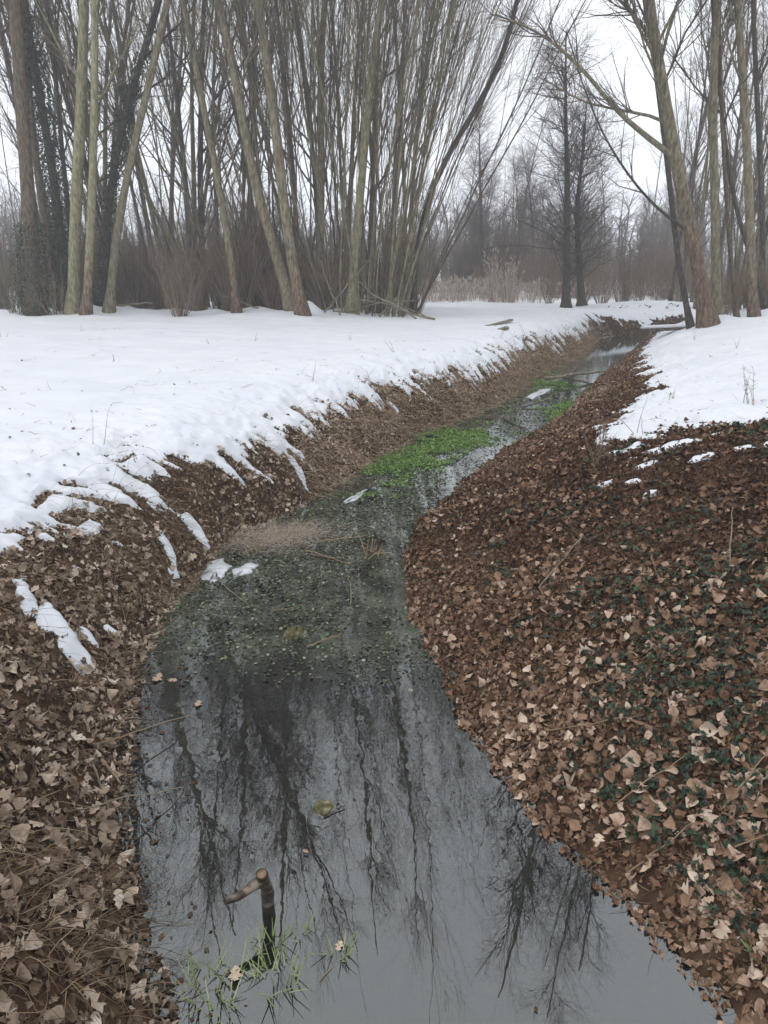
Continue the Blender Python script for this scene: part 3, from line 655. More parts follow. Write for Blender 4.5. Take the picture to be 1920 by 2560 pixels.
# reeds
def reed_bed(pxs, Ys, n, h, name, label, loc_sp=1):
    mb = MB(); px = rng.uniform(*pxs, n); Y = rng.uniform(*Ys, n); x = (px-829.5)/FPX*Y; nn_ = fbm(x*.9, Y*.9, 3, 19); q_ = rng.uniform(size=n) < .55+1.3*nn_; px, Y, x, nn_ = px[q_], Y[q_], x[q_], nn_[q_]; n = len(px); h = h*(1+.9*nn_); z = snow_z(x, Y)
    b = np.stack([x, Y, z-.05], 1); D = np.stack([rng.normal(size=n)*.12, rng.normal(size=n)*.12, np.ones(n)], 1)
    P = strands(rng, b, D, h*rng.uniform(.5, 1.1, n), 5, .012, .02, .04, mb)
    tip = P[:, -1]; D2 = P[:, -1]-P[:, -2]
    strands(rng, np.repeat(tip, 3, 0), np.repeat(nrm(D2), 3, 0)+rng.normal(size=(3*n, 3))*.3, rng.uniform(.15, .3, 3*n), 3, .018, .15, .1, mb)
    o = link(name, mb.mesh(name, M['straw_pink'], True)); tag(o, label, 'reeds', kind='stuff')
reed_bed((905, 1160), (44, 52), 1700, 0.85, 'reed_bed', 'tan dried reeds standing along the far side of the snow field')
reed_bed((1045, 1100), (43, 45), 500, 2.2, 'tall_reeds', 'taller feathery tuft of dried reeds rising above the reed bed')
reed_bed((1160, 1440), (46, 56), 900, .8, 'far_grass', 'brownish dead grass beyond the stream bend')
# ------------------------------------------------------------------ fallen leaves, dead grass, ivy
def leaf_tmpl(widths, lens=None):
    k = len(widths); V = []; 
    for i, wd in enumerate(widths):
        y = (i/(k-1)-.5) if lens is None else lens[i]-.5
        V += [[-wd*.5, y+.10*abs(wd)*.4, .10*wd], [0, y, 0], [wd*.5, y+.04*abs(wd), .10*wd]]
    F = []
    for i in range(k-1):
        a = i*3; F += [[a, a+1, a+4, a+3], [a+1, a+2, a+5, a+4]]
    return np.array(V, float), np.array(F)
LT = [leaf_tmpl([.10, .55, .78, .70, .42, .06]), leaf_tmpl([.12, .62, .30, .95, .42, .62, .08]), leaf_tmpl([.30, .85, .92, .62, .30, .04]),
      leaf_tmpl([.05, .30, .48, .50, .34, .05]), leaf_tmpl([.15, .48, .26, .58, .30, .44, .2, .05])]
LTlow = [leaf_tmpl([.2, .75, .1]), leaf_tmpl([.3, .6, .08])]
def normal_at(x, y):
    e = .06; h0 = ground_h(x, y); hx = ground_h(x+e, y); hy = ground_h(x, y+e)
    return nrm(np.stack([-(hx-h0)/e, -(hy-h0)/e, np.ones_like(h0)], -1)), h0
def bare_mask(x, y):
    d, side, s = stream(x, y); t, m = snow_t(x, y, d, side, s); return d, side, t, s
def litter(name, n, xr, yr, dr, side_w, mat, size, tmpl, label, tilt=.45, lift=.02, seed=1, weights=None, dens=None, cat='leaf litter', tmu=.42, tsd=.23):
    rg = np.random.default_rng(seed); x = rg.uniform(*xr, n); y = rg.uniform(*yr, n)
    d, side, t, s = bare_mask(x, y)
    k = (side == side_w) & (d > dr[0]) & (d < dr[1]) & (t < .016)
    if dens is not None: k &= rg.uniform(size=n) < dens(x, y, d, s)
    x, y, d = x[k], y[k], d[k]; Nn, h = normal_at(x, y); m = len(x); mb = MB()
    clus = fbm(x*1.3, y*1.3, 3, seed+5); cl2 = fbm(x*6, y*6, 2, seed+9)
    tone = np.clip(tmu+(.12*np.clip((5-y)/2.5, -1, 1) +.14*np.clip(1.4-d, -.6, 1) if side_w > 0 else 0)+tsd*rg.normal(size=m)+.22*clus+.15*cl2, 0.02, .98)
    hh = rg.uniform(0, 1, m)**1.6*lift; pos = np.stack([x, y, h+hh+.004], 1)
    pos[:, 2] = np.maximum(pos[:, 2], .006)
    Nl = Nn+rg.normal(size=(m, 3))*tilt; sz = size*rg.uniform(.5, 1.3, m)*np.interp(y, [2, 4.5, 9], [1.1, .9, .8])*(1+.25*(rg.uniform(size=m) < .1))
    ch = rg.choice(len(tmpl), m, p=weights)
    for i, (T, F) in enumerate(tmpl):
        q = ch == i
        if q.any(): scatter_tmpl(mb, rg, T, F, pos[q], Nl[q], sz[q], tone[q], .95)
    o = link(name, mb.mesh(name, mat, True, False)); tag(o, label, cat, kind='stuff'); return m
mud = lambda x, y, d, s: np.where((y < 3.4) & (d < .14), .3, 1.0)
litter('leaf_litter', 120000, (.2, 6.5), (1.0, 9.5), (-.08, 4.6), 1, M['leaf_right'], .036, LT, 'crumbled dark brown leaf bits forming the bed of the right bank', .6, .02, 1, [.2, .2, .2, .2, .2], lambda x, y, d, s: .55+.45*mud(x, y, d, s), tmu=.20, tsd=.14)
litter('leaf_litter', 36000, (.2, 6.5), (1.0, 9.5), (-.06, 4.6), 1, M['leaf_right'], .068, LT, 'whole fallen tan and brown leaves lying on top of the right bank', .65, .06, 6, [.3, .22, .26, .12, .10], lambda x, y, d, s: mud(x, y, d, s)*np.clip(.62+1.1*fbm(x*1.1, y*1.1, 3, 73)-.12*np.clip(d-1.6, 0, 2), .12, 1), tmu=.38, tsd=.24)
litter('leaf_litter', 260000, (.8, 12.0), (9.5, 32), (-.08, 3.2), 1, M['leaf_right'], .075, LTlow, 'brown fallen leaves on the farther slope of the right bank', .5, .04, 2)
litter('leaf_litter', 70000, (-4.4, .6), (1.0, 9.5), (-.08, 2.2), -1, M['leaf_left'], .038, LT, 'crumbled brown leaf bits forming the bed of the near left bank', .6, .02, 3, [.2, .2, .1, .2, .3], tmu=.3, tsd=.18)
litter('leaf_litter', 20000, (-4.4, .6), (1.0, 9.5), (-.06, 2.2), -1, M['leaf_left'], .074, LT, 'whole grey-brown lobed leaves lying on the near left bank', .68, .06, 8, [.12, .36, .1, .14, .28], lambda x, y, d, s: np.clip(.6+1.2*fbm(x*1.3, y*1.3, 3, 74), .1, 1), tmu=.58, tsd=.25)
litter('leaf_litter', 300000, (-2, 10.0), (9.5, 33), (-.08, 1.3), -1, M['leaf_left'], .06, LTlow, 'brown fallen leaves and dead grass on the farther left bank', .7, .05, 4, tmu=.55)
litter('leaf_litter', 26000, (7, 24), (33, 44), (-.08, 3.5), -1, M['leaf_right'], .10, LTlow, 'dark leaves on the far bank facing the camera beyond the bend', .5, .05, 5)

def bank_grass(name, n, xr, yr, dr, side_w, Lr, r, mat, label, seed, dens=None, flat=.35, out_=.8, k=6, droop=.14):
    rg = np.random.default_rng(seed); x = rg.uniform(*xr, n); y = rg.uniform(*yr, n); d, side, t, s = bare_mask(x, y)
    kk = (side == side_w) & (d > dr[0]) & (d < dr[1]) & (t < .0)
    if dens is not None: kk &= rg.uniform(size=n) < dens(x, y, d, s)
    x, y = x[kk], y[kk]; Nn, h = normal_at(x, y); m = len(x); mb = MB()
    down = np.stack([Nn[:, 0], Nn[:, 1], -.2*np.ones(m)], 1)
    D = Nn*flat+nrm(down)*out_*rg.uniform(.2, 1.2, m)[:, None]+rg.normal(size=(m, 3))*.45
    P = np.empty((m, k, 3)); P[:, 0] = np.stack([x, y, h], 1); D = nrm(D); Ls = rg.uniform(*Lr, m); st = (Ls/(k-1))[:, None]
    for i in range(1, k):
        D = nrm(D+np.array([0, 0, -droop])+rg.normal(size=(m, 3))*.16); P[:, i] = P[:, i-1]+D*st
        hz = ground_h(P[:, i, 0], P[:, i, 1])+.008; P[:, i, 2] = np.maximum(P[:, i, 2], np.maximum(hz, .004))
    mb.tube(P, (r*rg.uniform(.6, 1.3, m))[:, None]*np.linspace(1, .35, k)[None], 3, rg.uniform(0, 1, m))
    o = link(name, mb.mesh(name, mat, True)); tag(o, label, 'dead grass', kind='stuff')
bank_grass('dead_grass', 30000, (-4, .4), (1.2, 9.5), (-.02, 1.5), -1, (.10, .38), .0018, M['straw'], 'tangled straw-coloured dead grass hanging down the near left bank', 11, lambda x, y, d, s: np.clip(.3+1.3*fbm(s*1.4, d*1.2, 2, 8)+.25*np.clip((y-4.5)/2, -1, 1), .06, 1))
bank_grass('dead_grass', 150000, (-2, 9.5), (9.0, 30), (-.02, 1.1), -1, (.15, .4), .0035, M['straw_tan'], 'pale dead grass fringing the farther left bank', 12, lambda x, y, d, s: .2+.8*np.clip(1-d, 0, 1), k=4)
bank_grass('dead_grass', 9000, (.2, 5), (1.2, 10), (-.02, 1.4), 1, (.06, .22), .0016, M['straw'], 'fine brown grass and rootlets at the foot of the right bank', 13, lambda x, y, d, s: np.clip(1.1-d*1.1, .06, 1)*np.clip(.5+fbm(s*1.4, d, 2, 8), .1, 1))

# drowned leaves drifting along the near left edge
rg = np.random.default_rng(77); x = rg.uniform(-2.2, 0, 9000); y = rg.uniform(1.6, 5.5, 9000); d, sd, ss_ = stream(x, y)
k = (d < 0) & (sd < 0) & (d > -.42) & (rg.uniform(size=9000) < .4*np.exp(d/.13)+.02); x, y = x[k], y[k]; m = len(x); mb = MB()
for i, (T, F) in enumerate(LT):
    q = np.arange(m) % 5 == i; n_ = q.sum()
    scatter_tmpl(mb, rg, T, F, np.stack([x[q], y[q], rg.uniform(.001, .005, n_)], 1), np.array([[0, 0, 1.]])+rg.normal(size=(n_, 3))*.07, rg.uniform(.012, .042, n_), rg.uniform(-.15, .08, n_), .12)
o = link('drowned_leaves', mb.mesh('drowned_leaves', M['leaf_left'], True, False)); tag(o, 'dark sodden leaves floating along the near left edge of the water', 'leaf litter', kind='stuff')

# ivy on the right bank
def ivy_patch(name, n, dens, xr, yr, dr, side_w, size, label, seed, lift=.05):
    rg = np.random.default_rng(seed); x = rg.uniform(*xr, n); y = rg.uniform(*yr, n); d, side, t, s = bare_mask(x, y)
    k = (side == side_w) & (d > dr[0]) & (d < dr[1]) & (rg.uniform(size=n) < dens(x, y)); x, y = x[k], y[k]
    Nn, h = normal_at(x, y); m = len(x); mb = MB()
    pos = np.stack([x, y, h+.015+rg.uniform(0, 1, m)*lift], 1)
    scatter_tmpl(mb, rg, IVT, IVF, pos, Nn*1.0+rg.normal(size=(m, 3))*.35, size*rg.uniform(.6, 1.25, m), rg.uniform(0, 1, m))
    o = link(name, mb.mesh(name, M['ivy'], True, False)); tag(o, label, 'ivy', kind='stuff')
def ivd(x, y):
    c = [(G(px, py), r) for (px, py, r) in IVC]; o = np.zeros(x.shape)
    for p, r in c: o = np.maximum(o, 1-np.hypot(x-p[0], y-p[1])/r)
    return np.clip(o*2.0+1.6*fbm(x*4, y*4, 3, 88), 0, 1)**1.3
IVC = [(1600,1240,.55),(1480,1290,.45),(1330,1290,.3),(1450,1400,.4),(1570,1370,.5),(1400,1590,.45),(1560,1560,.5),(1640,1480,.5),(1520,1650,.35),(1620,1650,.45),(1500,1750,.3),(1600,1800,.35),(1560,1900,.3),(1640,1900,.3),(1300,1440,.2),(1400,1750,.15),(1380,1480,.3)]
ivy_patch('ground_ivy', 15000, ivd, (.8, 4.5), (1.5, 8), (.15, 5), 1, .045, 'dark green ivy creeping between the leaves on the lower right bank', 21)
ivy_patch('ground_ivy', 6000, lambda x, y: np.clip(fbm(x*1.2, y*1.2, 3, 5)*2+.1, 0, 1), (9, 24), (36, 44), (.1, 2.4), -1, .14, 'dark ivy trailing over the snowy bank beyond the stream bend', 22, .15)

# ------------------------------------------------------------------ plants in and on the water
def in_water(n, pxr, pyr, rg, cond=None, z=0):
    px = rg.uniform(*pxr, n); py = rg.uniform(*pyr, n); P = np.array([U(a, b, z) for a, b in zip(px, py)])
    d, _, _ = stream(P[:, 0], P[:, 1]); k = d < -.01; return P[k], px[k], py[k]
def area_pts(n, xr, yr, rg):
    x = rg.uniform(*xr, n); y = rg.uniform(*yr, n); d, sd, s = stream(x, y); k = d < -.005; return x[k], y[k], d[k]
OV = np.array([[0, -.5, 0], [.35, -.25, .03], [.42, .1, 0], [.2, .45, .03], [-.2, .45, 0], [-.42, .1, .03], [-.35, -.25, 0]]); OF = np.array([[0, 1, 2, 3, 4, 5, 6]])
rg = np.random.default_rng(31)
x, y, d = area_pts(300000, (-2.4, 6), (4.5, 18), rg)
dn = np.interp(y, [4.5, 4.9, 5.6, 9.5, 12, 18], [0, .38, .6, .6, .35, .15])*np.clip(.55+1.3*fbm(x*1.8, y*.9, 3, 41), .02, 1)
k = rg.uniform(size=len(x)) < dn*.8; x, y = x[k], y[k]; m = len(x); mb = MB()
scatter_tmpl(mb, rg, OV, OF, np.stack([x, y, rg.uniform(.002, .008, m)], 1), np.array([[0, 0, 1.]])+rg.normal(size=(m, 3))*.28, rg.uniform(.012, .036, m)*(1+.04*np.clip(y-6, 0, 8)), np.clip(rg.normal(.36, .26, m), 0, 1), .4)
o = link('floating_weed', mb.mesh('floating_weed', M['pads'], True, False)); tag(o, 'small dark green leaves of water weed scattered over the middle of the stream', 'water weed', kind='stuff')
# bright cress
CR = [(900,985,.8),(980,950,.8),(850,1010,.55),(1020,940,.5),(930,1000,.5),(960,975,.5),(1210,895,.6),(1230,882,.5),(1185,828,.8),(1205,832,.6)]
x, y, d = area_pts(330000, (-1.2, 6), (9, 22), rg); o_ = np.zeros(x.shape)
for (px, py, r) in CR:
    p = U(px, py); o_ = np.maximum(o_, 1-np.hypot((x-p[0])/r, (y-p[1])/(r*1.5)))
dn = np.clip(o_*2.2-.5+1.6*fbm(x*3.5, y*3.5, 3, 61), 0, 1); dn = np.where(y > 15, dn*.6, dn)
k = rg.uniform(size=len(x)) < dn; x, y = x[k], y[k]; m = len(x); mb = MB()
scatter_tmpl(mb, rg, OV, OF, np.stack([x, y, rg.uniform(.004, .035, m)], 1), np.array([[0, 0, 1.]])+rg.normal(size=(m, 3))*.5, rg.uniform(.014, .036, m), rg.uniform(0, 1, m), .6)
o = link('water_cress', mb.mesh('water_cress', M['weed'], True, False)); tag(o, 'bright green patch of cress growing along the left side of the stream', 'water plant', kind='stuff')

# grass tufts standing in the near water
def tuft(px, py, n, Ln, rad, label, name='grass_tuft', mat='grass', r=.0044, flat=.42, z=0.0, cat='grass', group=None, droop=.05, cloc=None):
    p = U(px, py, z) if cloc is None else cloc; mb = MB()
    a = rng.uniform(0, 6.28, n); q = np.sqrt(rng.uniform(0, 1, n))*rad
    b = np.stack([np.cos(a)*q, np.sin(a)*q, np.full(n, -.02)], 1)
    a2 = a+rng.normal(size=n)*.7
    D = np.stack([np.cos(a2)*flat, np.sin(a2)*flat, np.ones(n)*.75], 1)+rng.normal(size=(n, 3))*.12
    strands(rng, b, D, Ln*.85*rng.uniform(.4, 1.2, n), 5, r, droop, .05, mb, 3, tip=.25)
    o = link(name, mb.mesh(name, M[mat], True), None, tuple(p)); tag(o, label, cat, group); return o
gp = 'grass tufts standing in the near water'
tuft(450, 2130, 30, .20, .10, 'wide pale green grass tuft in the water nearest the lower left', group=gp)
tuft(500, 2100, 14, .14, .05, 'small grass tuft with a pale leaf caught in it, right of the widest tuft', group=gp)
tuft(600, 2115, 34, .20, .09, 'densest upright green grass tuft, below the crooked log', group=gp)
tuft(575, 2045, 16, .16, .05, 'green grass tuft leaning left just under the crooked log', group=gp)
tuft(648, 2015, 12, .12, .03, 'tiny grass tuft right of the crooked log', group=gp)
tuft(735, 2062, 16, .13, .03, 'lone small grass tuft out in the open water', group=gp)
tuft(480, 2185, 20, .14, .05, 'faint grass tuft at the bottom edge of the water', group=gp)
p = G(1638, 2055); tuft(0, 0, 34, .07, .03, 'small yellow-green plant on the mud at the right edge', 'young_plant', r=.004, cloc=p, flat=.8, cat='plant')

# crooked cut log in the near water
t = empty('crooked_log', tuple(U(575, 1950))); tag(t, 'cut crooked log standing in the dark near water with a side limb', 'log')
c = U(575, 1950); up0 = np.array([0, 0, 1.])
def rel(px, py, Y): return at(px, py, Y)-c
Yc = c[1]
Cn = U(572, 1990)-c+up0*.245; Tp = U(492, 2030)-c+up0*.215; Bs = U(578, 1948)-c
mb = MB(); P = resample([Bs-up0*.25, Bs, Bs*.6+Cn*.4+np.array([.012, .01, .02]), Cn*.85+Bs*.15, Cn+up0*.022], 16); mb.tube(P, np.linspace(.034, .027, 16)*rng.uniform(.93, 1.08, 16), 14, cap=True); link('stub', mb.mesh('stub', M['wood_wet']), t)
mb = MB(); P = resample([Cn*.9+Bs*.1, Cn*.7+Tp*.3+up0*-.02+np.array([0, .01, 0]), Cn*.35+Tp*.65-up0*.022, Tp], 14); mb.tube(P, np.linspace(.025, .015, 14)*rng.uniform(.93, 1.08, 14), 11, cap=True); link('limb', mb.mesh('limb', M['wood_wet']), t)
ax = nrm(Cn-Bs); mb = MB(); mb.tube(np.array([Cn+up0*.020+ax*.001, Cn+up0*.020+ax*.008]), np.array([.022, .019]), 12, cap=True); link('cut_end', mb.mesh('cut_end', M['cut']), t)
mb = MB(); mb.tube(resample([Cn*.8+Bs*.2, Cn*.8+Bs*.2+np.array([.03, -.03, .0]), Cn*.8+Bs*.2+np.array([.042, -.045, .006])], 5), np.array([.016, .016, .014, .012, .008]), 8, cap=True); link('knob', mb.mesh('knob', M['wood_wet']), t)

def noop(): pass
def stick(p0, p1, r, label, mat='wood_grey', name='stick', bend=.03, fork=0, k=9, cat='stick', group=None, sides=6):
    p0 = np.asarray(p0, float); p1 = np.asarray(p1, float); l = np.linalg.norm(p1-p0)
    P = p0[None]+(p1-p0)[None]*np.linspace(0, 1, k)[:, None]; wv = np.cumsum(rng.normal(size=(k, 3)), 0); wv -= wv[0]; wv -= np.linspace(0, 1, k)[:, None]*wv[-1]
    P = P+wv*bend*l*.3; R = r*np.linspace(1, .5, k)*rng.uniform(.9, 1.1, k)
    mb = MB(); mb.tube(P-p0, R, sides, np.full(k*sides, .6), cap=True)
    if fork:
        a, b = grow(rng, (P-p0)[None], R[None], fork, .3, .95, l*.35, .6, 5, r*.6, .03, .15); mb.tube(a, b, 4, np.full(fork*20, .6))
    o = link(name, mb.mesh(name, M[mat], True), None, tuple(p0)); tag(o, label, cat, group); return o
up = np.array([0, 0, 1.])
# stalks and debris in the middle of the stream
stick(U(700,1168,.03), U(800,1155,.10), .008, 'broken tan reed stalk bent over the stub in midstream', 'straw')
stick(U(660,1190,.03), U(760,1218,.01), .008, 'tan reed stalk floating left of the midstream stub', 'straw')
stick(U(668,1196,.02), U(745,1206,.02), .006, 'thinner reed stalk floating alongside the first, left of the midstream stub', 'straw')
stick(U(757,1335,0), U(752,1240,.02), .006, 'upright-looking straw lying away from the camera in midstream', 'straw')
stick(U(662,1397,.005), U(735,1370,.06), .006, 'tan straw slanting up to the little stub', 'straw')
stick(U(735,1385,-.03), U(740,1385,0)+up*.11, .009, 'little pale stub poking from the water at the near side of the weed', 'straw', 'stub')
stick(U(470,1250,.01), U(540,1310,.01), .006, 'dark stalk floating near the left edge by the pale matted grass', 'wood_grey')
stick(U(590,1320,.01), U(670,1300,.01), .004, 'thin straw floating among the weed', 'straw')
stick(G(205,1625)+up*.05, U(410,1545,.05), .005, 'thin stem reaching from the left bank over the dark water', 'straw')
stick(G(150,1770)+up*.05, U(395,1700,.02), .005, 'lower thin stem reaching from the left bank into the water', 'wood_grey')
stick(G(0,1800)+up*.08, G(195,1700)+up*.06, .004, 'pale bent stem across the leaves at the left edge', 'straw')
stick(G(195,1640)+up*.03, G(250,1800)+up*.03, .007, 'grey stick lying down the left bank to the water', 'wood_grey')
stick(G(220,1650)+up*.03, G(260,1700)+up*.03, .014, 'short peeled reddish branch on the edge of the left bank', 'cut')
stick(U(700,1765,.004), U(745,1740,.012), .005, 'short dark twig floating beside the drowned leaf', 'wood_wet')
stick(U(660,1760,.002), U(668,1830,.004), .003, 'thin dark hooked twig floating in the open near water', 'wood_wet', fork=3)
stick(U(690,2120,.003), U(720,2085,.006), .002, 'hair-thin stem trailing from the lone grass tuft', 'straw')
stick(G(1165,1275)+up*.03, G(1260,1165)+up*.04, .009, 'grey stick lying up the slope of the right bank', 'wood_grey', fork=2)
stick(G(1180,1590)+up*.04, G(1390,1560)+up*.05, .005, 'long thin stem across the leaves on the lower right bank', 'straw')
stick(G(1330,1750)+up*.04, G(1500,1640)+up*.05, .005, 'thin stem in the ivy on the lower right bank', 'straw')
stick(G(1350,1900)+up*.03, G(1500,1790)+up*.05, .005, 'straight thin stem just above the muddy edge', 'straw')
stick(G(1560,1760)+up*.04, G(1659,1650)+up*.10, .006, 'arching pale twig at the right edge', 'straw', fork=3)
stick(G(1570,1850)+up*.04, G(1659,1830)+up*.08, .005, 'lower forked twig at the right edge', 'straw', fork=2)
stick(G(1575,1230)+up*.02, G(1570,1180)+up*.30, .006, 'grey upright twig with a bent top on the right bank', 'wood_grey', fork=2)
stick(G(1290,1060)+up*.02, G(1240,1120)+up*.03, .008, 'rotten stick below the young twigs on the right bank', 'wood_grey', fork=2)

# broken reed stubs in midstream
mb = MB(); n = 16; b = np.stack([rng.normal(size=n)*.07, rng.normal(size=n)*.03, np.full(n, -.03)], 1); D = np.stack([rng.normal(size=n)*.25, rng.normal(size=n)*.2, np.ones(n)], 1)
strands(rng, b, D, rng.uniform(.08, .22, n), 4, .007, .0, .05, mb, 5, tip=.8)
D = np.stack([rng.normal(size=9), rng.normal(size=9)*.3, np.full(9, .1)], 1); strands(rng, b[:9]+up*.05, D, rng.uniform(.1, .25, 9), 4, .005, .06, .05, mb, 4, tip=.6)
o = link('reed_stump', mb.mesh('reed_stump', M['straw'], True), None, tuple(U(800, 1197))); tag(o, 'clump of broken reddish reed stubs standing in midstream', 'reeds')
# pole across the stream
stick(U(1172,818,.22), G(1312,808)+up*.08, .045, 'greenish pole lying across the stream', 'wood_grey', 'fallen_pole', .01, cat='branch', sides=8)
stick(U(1200,812,.12), U(1285,830,.04), .035, 'second dark pole slanting under the first into the water', 'wood_wet', 'fallen_pole', .02, cat='branch', sides=8)
stick(U(1120,790,.3), U(1205,812,.12), .03, 'short branch on the left bank end of the pole', 'wood_grey', 'fallen_pole', .02, cat='branch', sides=8)
stick(U(1090,905,.02), U(1155,940,.02), .02, 'dark branch lying in the shallow water past the cress', 'wood_wet', fork=3, cat='branch')
stick(U(1130,880,.02), U(1190,862,.10), .02, 'forked dark branch half in the water beside the pale ice', 'wood_wet', fork=5, cat='branch')

# snow-topped plank by the far bend, board on the left snow
def board(p0, p1, wd, th, name, label, mat, snow=0):
    p0 = np.asarray(p0, float); p1 = np.asarray(p1, float); t = empty(name, tuple(p0)); tag(t, label, 'log' if 'log' in name else 'board')
    d = p1-p0; n = 14; P = np.linspace(0, 1, n)[:, None]*d[None]
    def slab(z0, z1, wd, ins, rough):
        q = nrm(np.cross(d, up)); V = []; 
        for i in range(n):
            e = ins if i in (0, n-1) else 0
            w1 = wd*(1-e)*rng.uniform(1-rough, 1+rough); zt = z1-(z1-z0)*e*.6+rng.normal()*rough*.02
            for (a, b) in ((-1, z0), (-1.0, zt*.7+z0*.3), (-.7, zt), (.7, zt), (1, zt*.7+z0*.3), (1, z0)): V.append(P[i]+q*a*w1/2+up*b)
        V = np.array(V); F = [[i*6+j, i*6+(j+1) % 6, (i+1)*6+(j+1) % 6, (i+1)*6+j] for i in range(n-1) for j in range(6)]
        mb = MB(); mb.add(V, np.array(F)); mb.F[6] = [np.array([[5, 4, 3, 2, 1, 0]]), np.array([[(n-1)*6+j for j in range(6)]])]; return mb
    link('plank', slab(0, th, wd, 0, .05).mesh('plank', M[mat]), t)
    if snow: link('snow_cap', slab(th+.003, th+snow, wd*.92, .5, .08).mesh('snow_cap', M['snow']), t)
zz = 1.15
board(U(1383,716,.62), U(1482,712,.72), .35, .10, 'snowy_log', 'snow-capped log jutting from the right bank by the far bend', 'wood_wet', .10)
q0 = G(1052,710); q1 = G(1104,702); q0[2] = snow_z(q0[0], q0[1])[0]-.01; q1[2] = snow_z(q1[0], q1[1])[0]+.05
board(q0, q1, .14, .05, 'board', 'weathered board lying on the left snow near its far edge', 'wood_grey')
q0 = G(1078,719); q1 = G(1094,718); q0[2] = snow_z(q0[0], q0[1])[0]-.02; q1[2] = snow_z(q1[0], q1[1])[0]+.02
board(q0, q1, .16, .07, 'board', 'stubby dark board end just in front of the longer board', 'wood_grey')

# mossy lump and drowned leaf, floating leaves
def lump(px, py, sx, sy, sz, name, label, mat, cat):
    bm_V = []; nn = 18; mm = 10
    for i in range(mm+1):
        th = math.pi*i/mm
        for j in range(nn):
            ph = 2*math.pi*j/nn; r = 1+.25*(vnoise(math.cos(ph)*2+5, math.sin(ph)*2+th*2, 4)-.5)*2
            bm_V.append([sx*r*math.sin(th)*math.cos(ph), sy*r*math.sin(th)*math.sin(ph), sz*r*math.cos(th)])
    F = [[i*nn+j, i*nn+(j+1) % nn, (i+1)*nn+(j+1) % nn, (i+1)*nn+j] for i in range(mm) for j in range(nn)]
    o = link(name, mesh_np(name, np.array(bm_V), [np.array(F)], M[mat]), None, tuple(U(px, py, 0))); tag(o, label, cat); return o
lump(640, 1372, .085, .07, .06, 'mossy_stone', 'round mossy stone breaking the water among the weed', 'moss', 'stone')
lump(700, 1745, .05, .06, .012, 'rotten_leaf', 'yellow-brown rotten lump just at the surface of the near water', 'moss', 'debris')
def leaf_obj(px, py, size, label, z=.012, mat='leaf_right', ti=1, group=None, tone=.75, g=False):
    mb = MB(); p = U(px, py, z) if not g else G(px, py)+up*.03
    scatter_tmpl(mb, rng, *LT[ti], np.zeros((1, 3)), np.array([[0, 0, 1.]])+rng.normal(size=(1, 3))*.15, np.array([size]), np.array([tone]), .8)
    o = link('leaf', mb.mesh('leaf', M[mat], True, False), None, tuple(p)); tag(o, label, 'leaf', group)
leaf_obj(340, 1465, .09, 'curled pale leaf floating by the left bank, left one of a pair'); leaf_obj(370, 1466, .08, 'curled pale leaf floating by the left bank, right one of a pair')
leaf_obj(428, 1520, .06, 'small brown leaf floating right of the pale pair'); leaf_obj(508, 2108, .07, 'pale green-grey leaf lying flat in the lower left grass tufts', tone=.95)
leaf_obj(660, 1840, .03, 'tiny orange leaf floating at the hooked twig'); leaf_obj(1158, 2178, .022, 'tiny dark leaf speck floating low in the open water', tone=.05)
leaf_obj(733, 2042, .045, 'pale leaf held by the lone grass tuft', tone=1.0)
leaf_obj(1560, 2015, .085, 'large pale leaf on the mud at the lower right water edge', g=True, ti=1, tone=.85); leaf_obj(1490, 1880, .10, 'largest pale pointed leaf on the lower right bank', g=True, ti=0, tone=.9)
leaf_obj(1590, 1860, .09, 'folded tan leaf right of the largest pale one', g=True, ti=2, tone=.85)

# pale matted grass over the left edge
mb = MB(); n = 1700; p = U(600, 1165); 
b = np.stack([rng.normal(size=n)*.30, rng.normal(size=n)*.22, rng.uniform(0, .06, n)], 1); b[:, 1] += b[:, 0]*.25
D = np.stack([rng.normal(size=n)+.5, rng.normal(size=n)*.8, rng.uniform(-.1, 1.0, n)], 1)
strands(rng, b, D, rng.uniform(.06, .22, n), 5, .0014, .08, .25, mb)
o = link('matted_grass', mb.mesh('matted_grass', M['straw_pink'], True), None, tuple(p)); tag(o, 'pale pinkish matted grass spilling into the stream from the left edge', 'dead grass', kind='stuff')

# thin ice at the edge
def ice(pts, label):
    W = np.array([U(a, b, .006) for a, b in pts]); c = W.mean(0); n = len(W); V = [(c-c)+up*.004]; 
    Q = []
    for i in range(n):
        a, b = W[i], W[(i+1) % n]
        for f in (0, .25, .5, .75): Q.append(a+(b-a)*f-c+np.array([rng.normal(), rng.normal(), 0])*.02)
    m = len(Q); Qa = np.array(Q); V = np.concatenate([[[0, 0, .012]], Qa*.8+up*.012, Qa, Qa-up*.02])
    F3 = [[0, 1+i, 1+(i+1) % m] for i in range(m)]; F4 = [[1+i, 1+m+i, 1+m+(i+1) % m, 1+(i+1) % m] for i in range(m)]+[[1+m+i, 1+2*m+i, 1+2*m+(i+1) % m, 1+m+(i+1) % m] for i in range(m)]
    o = link('ice_sheet', mesh_np('ice_sheet', V, [np.array(F3), np.array(F4)], M['ice']), None, tuple(c)); tag(o, label, 'ice')
ice([(738,1085),(775,1066),(812,1052),(806,1056),(778,1070),(748,1088)], 'narrow white ice strip along the left edge below the cress')
ice([(432,1245),(450,1212),(480,1205),(500,1225),(480,1250),(450,1258)], 'white ice patch at the left edge beside the matted grass')
ice([(1135,858),(1165,842),(1192,839),(1180,846),(1150,862)], 'white ice patch in the stream just before the pole')
ice([(500,1230),(545,1215),(560,1222),(530,1240),(505,1245)], 'small ice sliver right of the white ice patch')

